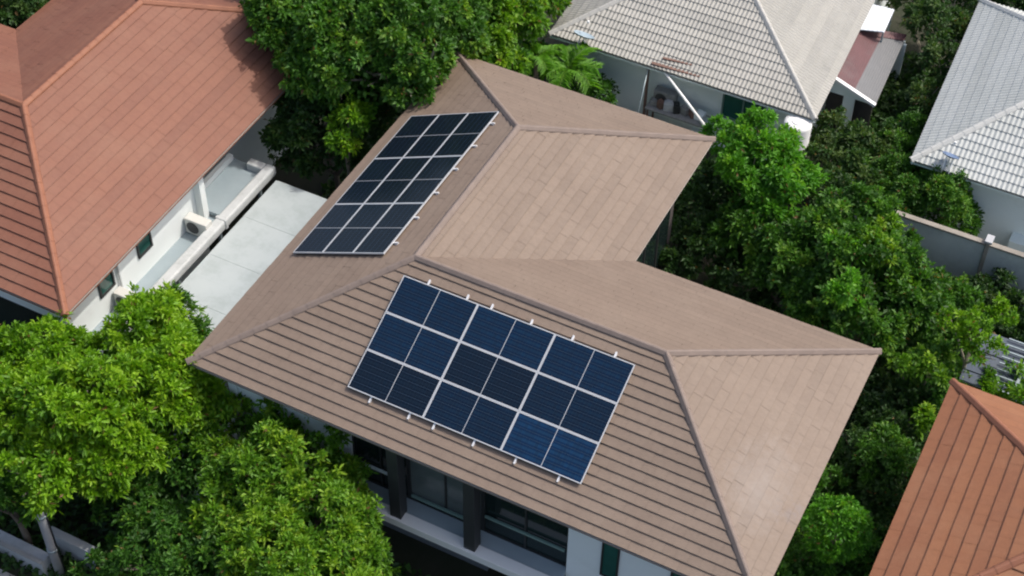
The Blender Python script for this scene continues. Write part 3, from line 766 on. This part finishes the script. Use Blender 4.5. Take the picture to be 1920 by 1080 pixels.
# bottom left: street wall, pole
fw = thing('street_wall', 'low pale concrete wall by the street at the bottom left', 'wall')
p_ = MB(); p_.box((-6.5, -4.80, 0), (-2.45, -4.40, .75)); p_.build('wall_block', M['slabw'], fw, bevel=.015)
p_ = MB(); p_.box((-2.9, -3.95, 0), (-1.25, -3.70, .95)); p_.build('gate_pier', M['slabw'], fw, bevel=.015)
p_ = MB(); p_.box((-6.5, -4.83, .752), (-2.45, -4.72, .79)); p_.build('coping', M['kerb'], fw)
up_ = thing('utility_pole', 'grey concrete utility pole rising into the tree at the bottom left', 'pole', (-2.15, -4.5, 0))
p_ = MB(); p_.tube([(0,0,0), (0,0,1.6), (0,0,3.2), (0,0,4.0)], [.15, .14, .13, .12], 12); p_.build('pole_shaft', M['pole'], up_, True)
for hz in (1.3, 2.9):
    p_ = MB(); p_.tube([(0,0,hz), (0,0,hz+.07)], .165, 12); p_.build('steel_band', M['steel'], up_, True)
p_ = MB(); p_.tube([(.15,.05,.1), (.14,.05,3.9)], .025, 6); p_.build('cable_conduit', M['dark'], up_, True)

# ------------------------------------------------------------------ vegetation
def leaves(mb_data, org, dirs, L_, W_, tone, nrm_up, rg):
    """append leaf blades: org (N,3), dirs (N,3) unit, returns verts/faces arrays"""
    N = len(org)
    side = np.cross(dirs, nrm_up); side /= (np.linalg.norm(side, axis=1, keepdims=True) + 1e-6)
    up = np.cross(side, dirs)
    L = L_ * rg.uniform(.5, 1.35, (N, 1)); Wd = W_ * rg.uniform(.7, 1.2, (N, 1))
    a = org; tip = org + dirs*L - np.array([0, 0, 1.])*L*rg.uniform(.05, .35, (N, 1))
    mid = org + dirs*L*.5
    l = mid + side*Wd + up*Wd*.35; r = mid - side*Wd + up*Wd*.35
    v = np.stack([a, l, tip, r], 1).reshape(-1, 3)
    mb_data['v'].append(v); mb_data['t'].append(tone)
def build_leaves(name, d, m, parent):
    V = np.concatenate(d['v']); T = np.concatenate(d['t']); N = len(V)//4
    me = bpy.data.meshes.new(name); me.vertices.add(N*4); me.vertices.foreach_set('co', V.astype(np.float32).ravel())
    idx = np.arange(N)[:, None]*4; tri = np.concatenate([idx+[0, 2, 1], idx+[0, 3, 2]], 1).reshape(-1)
    me.loops.add(N*6); me.loops.foreach_set('vertex_index', tri.astype(np.int32))
    me.polygons.add(N*2); me.polygons.foreach_set('loop_start', np.arange(0, N*6, 3, dtype=np.int32))
    me.polygons.foreach_set('loop_total', np.full(N*2, 3, np.int32))
    me.update(calc_edges=True)
    a = me.attributes.new('tone', 'FLOAT', 'FACE'); a.data.foreach_set('value', np.repeat(T, 2).astype(np.float32))
    me.materials.append(m); o = bpy.data.objects.new(name, me); C.objects.link(o); o.parent = parent
    return o
def tree(name, label, cat, lobes, m, base=None, leaf=.17, lw=.036, dens=1.0, lc=30, csize=.24, seed=0, bark='bark', group=None, tr=.13, bright=.45, top=.6, under=-.35, inner=.8, tone_h=0.0, ball=False, grow=1.1):
    """lobes: (u, v, z, rx, rz) by sight line, or ('p', x, y, z, rx, rz)"""
    rg = np.random.default_rng(seed + 11); leaf *= 1.18; lw *= 1.2; csize *= 1.15
    LB = []
    for lb_ in lobes:
        lb_ = (*lb_[:-2], lb_[-2]*grow, lb_[-1]*grow)
        if lb_[0] == 'p': LB.append((np.array(lb_[1:4], float), lb_[4], lb_[5]))
        else: LB.append((at(lb_[0], lb_[1], lb_[2]), lb_[3], lb_[4]))
    cen = sum(l[0] for l in LB)/len(LB)
    bx_, by_ = (base if base is not None else (cen[0], cen[1]))
    t = thing(name, label, cat, (bx_, by_, 0), 0, group); O = np.array([bx_, by_, 0])
    # trunk and limbs
    b = MB(); fork = np.array([0, 0, max(.25, min(l[0][2]-l[2] for l in LB)*.75)])
    b.tube([(0,0,-.02), fork*.5 + np.array([.04,.02,0]), fork], [tr*1.35, tr*1.05, tr*.95], 9)
    tips = []
    for c_, rx, rz in LB:
        c0 = c_ - O; e = c0 + np.array([0, 0, -rz*.15])
        mid = lerp(fork, e, .5) + rg.normal(0, .12, 3)*rx
        b.tube([fork, mid, e], [tr*.75, tr*.5, tr*.25], 7)
        for k in range(5):
            dd = rg.normal(0, 1, 3); dd[2] = abs(dd[2])*.7; dd /= np.linalg.norm(dd)
            b.tube([lerp(mid, e, .4+.15*k), c0 + dd*np.array([rx, rx, rz])*.85], [tr*.28, tr*.1], 5)
    b.build('trunk', M[bark], t)
    d = {'v': [], 't': []}
    for li, (c_, rx, rz) in enumerate(LB):
        c0 = c_ - O
        # boughs: smaller domes over the lobe, each carrying rosettes of leaves on its outer side
        ns = max(5, int(16*dens**.3*max(rx, .5))); sub = rg.normal(0, 1, (ns*4, 3)); sub /= np.linalg.norm(sub, axis=1, keepdims=True)
        sub = sub[sub[:, 2] > under-.1][:ns]
        sr = rg.uniform(.22, .40, (len(sub), 1)); sc = sub*(1.02-sr)*rg.uniform(.82, 1.22, (len(sub), 1))
        n_ = int(sum(4*math.pi*(float(r_)*(rx+rz)/2)**2 for r_ in sr[:, 0])*7.0*dens) + 6
        own = rg.integers(0, len(sub), n_)
        q0 = rg.normal(0, 1, (n_, 3)); q0 /= np.linalg.norm(q0, axis=1, keepdims=True); q0 = q0 + sub[own]*.5 + np.array([0, 0, .35]); q0 /= np.linalg.norm(q0, axis=1, keepdims=True)
        q = q0
        cl = c0 + (sc[own] + q0*sr[own]*rg.uniform(.75, 1.1, (n_, 1)))*np.array([rx, rx, rz])
        cl = np.where(rg.random((n_, 1)) < .07, c0 + (cl-c0)*rg.uniform(1.1, 1.3, (n_, 1)), cl)
        bt = rg.normal(0, .14, len(sub))[own]
        if ball:
            q = rg.normal(0, 1, (n_, 3)); q /= np.linalg.norm(q, axis=1, keepdims=True); cl = c0 + q*rg.uniform(.84, 1.03, (n_, 1))*np.array([rx, rx, rz])
        keep = np.ones(len(cl), bool)
        for lj, (c2_, rx2, rz2) in enumerate(LB):       # drop clumps buried inside another lobe
            if lj == li: continue
            e = ((cl + O - c2_)/np.array([rx2, rx2, rz2])); keep &= (e*e).sum(1) > .36
        cl = cl[keep]; qq = q[keep]; n1 = len(cl)
        if not n1: continue
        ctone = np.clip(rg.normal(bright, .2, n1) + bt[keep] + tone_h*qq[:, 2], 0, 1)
        k = rg.integers(int(lc*.6), int(lc*1.3)+1, n1); rep = np.repeat(np.arange(n1), k); N = len(rep)
        outd = qq[rep]*.55 + np.array([0, 0, .45]); outd /= np.linalg.norm(outd, axis=1, keepdims=True)
        dirs = outd*top + rg.normal(0, .58, (N, 3)); dirs /= np.linalg.norm(dirs, axis=1, keepdims=True)
        org = cl[rep] + dirs*rg.uniform(0, .6, (N, 1))*csize*.75 + rg.normal(0, csize*.13, (N, 3))
        tone = np.clip(ctone[rep] + rg.normal(0, .07, N), 0, 1); tone[rg.random(N) < .012] = 1.3
        nu = outd + rg.normal(0, .35, (N, 3))
        leaves(d, org, dirs, leaf, lw, tone, nu, rg)
        # inner fill of larger, sparser leaves, toned darker to paint shade into the crevices
        n2 = int(4.19*rx*rx*rz*60*inner*dens**.5) + 8
        p2 = rg.normal(0, 1, (n2, 3)); p2 /= np.linalg.norm(p2, axis=1, keepdims=True); p2 *= rg.uniform(.1, .8, (n2, 1))**.6
        d2 = rg.normal(0, 1, (n2, 3)); d2 /= np.linalg.norm(d2, axis=1, keepdims=True)
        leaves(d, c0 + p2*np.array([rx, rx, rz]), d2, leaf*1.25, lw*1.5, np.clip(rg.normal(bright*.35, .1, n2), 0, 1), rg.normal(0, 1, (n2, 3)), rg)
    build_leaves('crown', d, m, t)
    return t
Z = lambda a: ZE + a
# big bright tree, lower left
tree('broadleaf_tree', 'large bright yellow green tree at the left edge in front of the white wall', 'tree',
     [(75,682,Z(-1.4),1.1,1.1),(275,640,Z(-1.2),1.2,1.2),(40,770,Z(-1.5),1.2,1.3),(150,770,Z(-.9),1.3,1.3),(310,715,Z(-1.2),1.15,1.2),
      (240,810,Z(-1.7),1.1,1.2),(120,850,Z(-1.9),1.05,1.1),(355,745,Z(-1.8),.8,1.0),(205,735,Z(-.9),1.1,1.1),(70,892,Z(-1.6),.85,.85),(210,860,Z(-2.0),.9,1.0),(330,790,Z(-2.0),.9,1.0),(20,700,Z(-1.6),1.0,1.1)],
     M['l_bright'], base=(-2.6,-1.6), leaf=.16, lw=.036, dens=1.15, seed=1, bright=.52, tr=.2, tone_h=.12)
tree('broadleaf_tree', 'mid green leafy tree with yellow tips in front of the balcony wall', 'tree',
     [(450,830,Z(-2.6),1.1,1.1),(545,800,Z(-2.1),.75,.9),(560,880,Z(-1.9),1.2,1.3),(632,900,Z(-2.4),.65,.85),(480,930,Z(-2.2),1.2,1.2),(600,990,Z(-2.1),1.3,1.3),(650,1040,Z(-2.6),.9,1.1),
      (520,1060,Z(-2.3),1.2,1.2),(430,1020,Z(-2.9),1.0,1.1),(610,1120,Z(-2.4),1.3,1.2)],
     M['l_mid'], base=(4.0,-2.1), leaf=.145, lw=.032, dens=1.1, seed=2, bright=.5, tr=.17, tone_h=.1)
tree('broadleaf_tree', 'deep green shady tree between the utility pole and the yellow tipped tree', 'tree',
     [(330,860,Z(-3.2),1.1,1.0),(370,950,Z(-3.3),1.1,1.0),(260,960,Z(-3.8),1.0,.9),(300,1060,Z(-3.4),1.2,1.0),(400,1080,Z(-3.2),1.0,1.0),(205,1075,Z(-4.2),.7,.8)],
     M['l_deep'], leaf=.14, lw=.034, dens=.9, seed=3, bright=.35, tr=.13)
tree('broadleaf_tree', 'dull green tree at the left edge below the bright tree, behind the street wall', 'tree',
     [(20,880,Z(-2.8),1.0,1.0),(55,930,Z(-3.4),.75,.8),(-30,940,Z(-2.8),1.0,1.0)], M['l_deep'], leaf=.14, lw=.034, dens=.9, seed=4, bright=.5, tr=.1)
tree('slim_shrub', 'slim dark fir-like shrub at the near end of the white canopy', 'shrub',
     [(335,610,Z(-2.2),.55,.9),(375,635,Z(-2.6),.4,.6),(330,580,Z(-1.6),.35,.5)], M['l_deep'], leaf=.16, lw=.025, dens=1.0, seed=5, bright=.55, tr=.05)
# tree group behind, top centre
tree('broadleaf_tree', 'tall dense green tree standing between the orange roof and the brown roof', 'tree',
     [(560,30,Z(.9),1.35,1.4),(650,60,Z(1.1),1.5,1.5),(760,50,Z(1.3),1.5,1.5),(700,130,Z(.4),1.25,1.3),(600,130,Z(.2),1.1,1.3),(800,120,Z(1.0),.75,.9),(770,165,Z(.6),.6,.7),
      (560,-60,Z(.9),1.6,1.5),(700,-60,Z(1.2),1.6,1.5),(830,-30,Z(1.0),1.4,1.4),(850,50,Z(.6),1.0,1.1)],
     M['l_deep'], base=(-1.5,15.2), leaf=.16, lw=.042, dens=1.0, seed=6, bright=.55, tr=.24, bark='bark2')
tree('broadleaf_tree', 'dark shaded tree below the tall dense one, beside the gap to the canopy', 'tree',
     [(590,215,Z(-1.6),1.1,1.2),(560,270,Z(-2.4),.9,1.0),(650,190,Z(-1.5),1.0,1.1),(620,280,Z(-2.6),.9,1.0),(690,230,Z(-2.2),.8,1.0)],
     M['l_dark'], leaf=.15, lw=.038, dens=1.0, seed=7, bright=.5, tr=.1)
tree('young_tree', 'small yellow green young tree against the dark foliage left of the near black panels', 'tree',
     [(655,238,Z(-.9),.62,.65),(640,262,Z(-1.2),.4,.45)], M['l_bright'], leaf=.15, lw=.036, dens=1.1, seed=8, bright=.4, tr=.06)
tree('broadleaf_tree', 'bright green tree behind the back corner of the brown roof', 'tree',
     [(900,60,Z(-1.2),1.15,1.3),(960,30,Z(-1.6),1.1,1.2),(930,110,Z(-1.7),.8,1.0),(870,-10,Z(-.8),1.2,1.3),(985,-20,Z(-1.8),1.2,1.2)],
     M['l_mid'], base=(-.4,18.6), leaf=.2, lw=.045, dens=.9, seed=9, bright=.55, tr=.14)
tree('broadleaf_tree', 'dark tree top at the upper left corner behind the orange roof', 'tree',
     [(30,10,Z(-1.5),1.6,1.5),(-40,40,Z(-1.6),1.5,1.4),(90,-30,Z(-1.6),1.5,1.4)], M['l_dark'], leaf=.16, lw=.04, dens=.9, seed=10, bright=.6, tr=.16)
# right hand garden
tree('broadleaf_tree', 'fresh lime green tree against the right corner of the brown roof end', 'tree',
     [(1365,262,Z(-1.8),.75,.8),(1430,280,Z(-1.5),.95,1.0),(1400,330,Z(-1.7),.8,.9),(1480,335,Z(-2.0),.75,.8),(1455,365,Z(-2.1),.8,.9),(1440,410,Z(-2.5),.5,.7)],
     M['l_lime'], leaf=.15, lw=.036, dens=1.15, seed=12, bright=.42, tr=.12)
tree('broadleaf_tree', 'broad dark green tree in the garden right of the inner roof corner', 'tree',
     [(1590,420,Z(-2.4),1.1,1.1),(1540,480,Z(-2.6),1.1,1.1),(1470,480,Z(-3.0),1.0,1.1),(1400,440,Z(-3.3),.9,1.0),(1600,510,Z(-2.2),1.1,1.2),(1680,520,Z(-2.6),1.0,1.1),
      (1620,600,Z(-2.7),1.1,1.1),(1700,600,Z(-3.0),.9,1.0),(1755,560,Z(-3.5),.8,.8),(1540,570,Z(-3.4),1.0,1.0),(1660,430,Z(-2.8),.8,.9),(1790,590,Z(-3.6),.7,.8)],
     M['l_deep'], base=(14.4,12.6), leaf=.15, lw=.04, dens=1.05, seed=13, bright=.42, tr=.18)
tree('young_tree', 'slender tree with a hanging column of lime leaves above the dark garden foliage', 'tree',
     [(1585,545,Z(-1.2),.36,.6),(1595,575,Z(-1.9),.26,.4),(1575,465,Z(-1.3),.35,.3),(1605,470,Z(-1.4),.3,.3)], M['l_lime'], leaf=.15, lw=.033, dens=1.5, seed=14, bright=.5, tr=.05)
tree('young_tree', 'loose pale green sapling in front of the grey boundary wall', 'tree',
     [(1640,470,Z(-1.5),.5,.6),(1665,500,Z(-1.7),.42,.5),(1655,430,Z(-2.0),.4,.45),(1690,545,Z(-2.2),.35,.4)], M['l_mid'], leaf=.16, lw=.036, dens=1.2, seed=15, bright=.5, tr=.06)
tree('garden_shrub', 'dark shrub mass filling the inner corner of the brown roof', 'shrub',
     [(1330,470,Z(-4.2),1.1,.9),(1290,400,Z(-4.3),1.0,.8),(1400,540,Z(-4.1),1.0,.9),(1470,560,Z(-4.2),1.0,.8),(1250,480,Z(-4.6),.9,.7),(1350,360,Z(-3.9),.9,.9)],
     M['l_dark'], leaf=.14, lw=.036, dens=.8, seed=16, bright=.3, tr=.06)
tree('garden_shrub', 'round topped green shrub in front of the white roofed house wall', 'shrub',
     [(1700,360,Z(-4.3),1.15,1.2),(1755,390,Z(-4.3),1.1,1.2),(1650,370,Z(-4.5),1.0,1.1),(1795,420,Z(-4.7),.7,.8),(1690,400,Z(-4.6),.9,.9)],
     M['l_deep'], leaf=.11, lw=.03, dens=1.4, seed=17, bright=.42, tr=.09)
tree('garden_shrub', 'olive shrub in front of the lean-to shed doorway', 'shrub',
     [(1570,270,Z(-4.6),.9,.9),(1620,290,Z(-4.5),1.0,1.0),(1540,310,Z(-4.6),.8,.8),(1600,340,Z(-4.2),.9,.9),(1560,370,Z(-3.8),.7,.8)], M['l_dark'], leaf=.14, lw=.034, dens=.9, seed=18, bright=.58, tr=.06)
tree('garden_shrub', 'dark green conical shrub between the lean-to shed and the white roof', 'shrub',
     [(1690,255,Z(-4.5),.8,1.0),(1670,300,Z(-4.7),.8,.9),(1640,330,Z(-4.6),.9,.9)], M['l_deep'], leaf=.12, lw=.03, dens=1.0, seed=19, bright=.25, tr=.07)
tree('broadleaf_tree', 'brownish green tree with bare twigs between the two pale roofs', 'tree',
     [(1755,60,Z(-3.7),1.0,1.1),(1790,10,Z(-3.7),.9,1.0),(1765,120,Z(-3.9),.8,.9),(1715,-10,Z(-3.8),1.0,1.0),(1735,190,Z(-4.4),.75,.8)], M['l_dark'], leaf=.14, lw=.034, dens=.75, seed=20, bright=.62, tr=.13, bark='bark2')
tree('broadleaf_tree', 'dark tree crown peeking over the white roof at the top right corner', 'tree',
     [(1900,-30,Z(-4.2),1.3,1.0),(1970,-10,Z(-4.2),1.3,1.0)], M['l_dark'], leaf=.15, lw=.036, dens=.8, seed=21, bright=.4, tr=.12)
tree('topiary_tree', 'round clipped bright green ball tree between the brown roof and the orange corner roof', 'tree',
     [(1568,992,Z(-2.5),.84,.84)], M['l_lime'], leaf=.10, lw=.026, dens=2.6, lc=26, csize=.16, seed=22, bright=.3, tr=.07, top=.8, under=-.8, ball=True, grow=1.0)
tree('frangipani_tree', 'thin pale branched tree with lime leaf clusters above the orange roof corner', 'tree',
     [(1785,600,Z(-1.6),.44,.3),(1828,615,Z(-1.3),.42,.34),(1872,585,Z(-1.5),.46,.34),(1852,658,Z(-1.5),.44,.32),(1822,640,Z(-1.5),.3,.25)], M['l_bright'],
     base=tuple(at(1795,725,Z(-4.0))[:2]), leaf=.13, lw=.03, dens=2.0, lc=20, csize=.12, seed=23, bright=.45, tr=.06, bark='bark2', inner=.2)
tree('garden_shrub', 'green shrub left of the pale branched tree near the orange roof corner', 'shrub',
     [(1740,690,Z(-3.2),.75,.8),(1760,745,Z(-3.3),.6,.7),(1720,640,Z(-3.6),.6,.7)], M['l_deep'], leaf=.14, lw=.036, dens=1.0, seed=24, bright=.5, tr=.06)
tree('young_tree', 'small light green sapling by the left side of the orange corner roof', 'tree',
     [(1745,700,Z(-2.3),.36,.35),(1690,685,Z(-2.6),.22,.2),(1735,790,Z(-3.0),.3,.3)], M['l_mid'], leaf=.14, lw=.036, dens=1.3, seed=25, bright=.62, tr=.04)
tree('garden_shrub', 'dark shrub row in the narrow strip beside the orange corner roof', 'shrub',
     [(1700,790,Z(-4.0),.9,.9),(1680,850,Z(-4.3),.9,.9),(1650,920,Z(-4.4),.9,.9),(1720,720,Z(-4.3),.8,.8),(1640,760,Z(-4.5),.8,.8),(1600,850,Z(-4.6),.8,.8),(1665,960,Z(-4.7),.7,.7),(1620,940,Z(-4.8),.8,.7),(1640,1030,Z(-4.7),.8,.7),(1560,880,Z(-4.9),.8,.7)], M['l_dark'], leaf=.13, lw=.034, dens=.85, seed=26, bright=.4, tr=.06)
tree('garden_shrub', 'mid green bush in the strip above the round clipped ball tree', 'shrub',
     [(1665,840,Z(-3.2),.6,.6),(1690,875,Z(-3.4),.5,.5),(1640,870,Z(-3.5),.45,.5)], M['l_deep'], leaf=.12, lw=.032, dens=1.2, seed=27, bright=.5, tr=.05)
tree('garden_shrub', 'dark green bush under the round clipped ball tree at the bottom edge', 'shrub',
     [(1500,1040,Z(-4.2),.9,.8),(1560,1075,Z(-4.4),.9,.8),(1620,1030,Z(-4.5),.8,.8),(1470,1100,Z(-4.3),.9,.8),(1550,930,Z(-4.6),.8,.7)], M['l_deep'], leaf=.12, lw=.034, dens=1.0, seed=28, bright=.35, tr=.05)
tree('garden_shrub', 'leafy shrub at the right edge below the slatted awning', 'shrub',
     [(1890,735,Z(-3.2),.75,.6),(1830,720,Z(-3.6),.5,.5),(1930,760,Z(-3.0),.7,.6),(1905,700,Z(-3.4),.4,.4)], M['l_mid'], leaf=.15, lw=.036, dens=1.2, seed=29, bright=.55, tr=.06)
tree('garden_shrub', 'dark shrub at the right edge between boundary wall and awning', 'shrub',
     [(1870,560,Z(-4.9),.8,.7),(1930,600,Z(-4.8),.9,.8),(1800,560,Z(-4.9),.8,.7),(1900,650,Z(-4.9),.9,.7)], M['l_dark'], leaf=.14, lw=.036, dens=.8, seed=30, bright=.35, tr=.05)

# low ground cover under the garden trees
rg = np.random.default_rng(99); zones = [(10.0, 8.6, 18.3, 18.4, 9000), (16.2, -3.5, 18.9, 9.0, 4500), (-4.0, 10.2, 1.0, 20.5, 5000), (11.8, 19.2, 14.6, 30, 4500), (0, 16.4, 11, 20.5, 4000), (-9, -5.2, 12, .2, 9000), (18.3, 10.5, 24, 18.4, 3500)]
d = {'v': [], 't': []}
for (x0, y0, x1, y1, n_) in zones:
    org = np.stack([rg.uniform(x0, x1, n_), rg.uniform(y0, y1, n_), rg.uniform(.02, .4, n_)], 1)
    dr_ = rg.normal(0, 1, (n_, 3)); dr_[:, 2] = np.abs(dr_[:, 2])*.6 + .2; dr_ /= np.linalg.norm(dr_, axis=1, keepdims=True)
    leaves(d, org, dr_, .3, .085, np.clip(rg.normal(.4, .2, n_), 0, 1), rg.normal(0, .4, (n_, 3)) + [0, 0, 1], rg)
tag(build_leaves('ground_cover', d, M['l_dark'], None), 'low dark leafy ground cover under the garden trees and along the houses', 'ground cover', None, 'stuff')

def palm(name, label, u_, v_, zz, L_, n_, seed, group='palms behind the brown roof'):
    rg = np.random.default_rng(seed); P = at(u_, v_, zz)
    t = thing(name, label, 'palm', (P[0], P[1], 0), 0, group); H = zz
    b = MB(); b.tube([(0,0,0), (.04,.02,H*.5), (0,0,H)], [.14,.1,.08], 9); b.build('trunk', M['bark'], t)
    for k in range(n_):
        az = 2*math.pi*k/n_ + rg.uniform(-.3, .3); el = rg.uniform(.3, 1.15); L = L_*rg.uniform(.8, 1.1)
        pts = []; p = np.array([0, 0, H]); e = el
        for s_ in range(9):
            pts.append(p.copy()); p = p + np.array([math.cos(az)*math.cos(e), math.sin(az)*math.cos(e), math.sin(e)])*L/8; e -= .2
        pts = np.array(pts)
        m_ = 46; ts = np.linspace(.12, .99, m_); idx = ts*8; i0 = np.minimum(idx.astype(int), 7); fr = (idx-i0)[:, None]
        org = pts[i0]*(1-fr) + pts[i0+1]*fr; tan = pts[i0+1]-pts[i0]; tan /= np.linalg.norm(tan, axis=1, keepdims=True)
        sd_ = np.cross(tan, [0, 0, 1.]); sd_ /= np.linalg.norm(sd_, axis=1, keepdims=True)
        d = {'v': [], 't': []}
        for sg in (-1, 1):
            dr_ = sd_*sg*.8 + tan*.6 + np.array([0, 0, .12]); dr_ /= np.linalg.norm(dr_, axis=1, keepdims=True)
            leaves(d, org, dr_, L*.34, .028, np.clip(rg.normal(.5, .15, m_), 0, 1), np.tile([0, 0, 1.], (m_, 1)) + rg.normal(0, .1, (m_, 3)), rg)
        d['v'].append(np.concatenate([np.stack([pts[i]-[.012,0,0], pts[i]+[0,.012,0], pts[i+1]+[.008,0,0], pts[i+1]-[0,.008,0]]) for i in range(8)])); d['t'].append(np.full(8, .8))
        build_leaves('frond', d, M['l_palm'], t)
palm('palm_plant', 'bright green feathery palm right behind the back eave of the brown roof', 1066, 132, ZE-3.1, 1.3, 11, 5)
palm('palm_plant', 'smaller palm left of the feathery one at the corner of the beige grey roof', 1005, 108, ZE-2.9, 1.05, 9, 6)
tree('garden_shrub', 'low dark shrub behind the back eave beneath the palms', 'shrub',
     [(1090,165,Z(-4.3),.8,.8),(1130,185,Z(-4.4),.6,.6),(1010,130,Z(-4.6),.9,.8),(960,110,Z(-4.6),.9,.8)], M['l_deep'], leaf=.13, lw=.034, dens=1.0, seed=31, bright=.3, tr=.05)
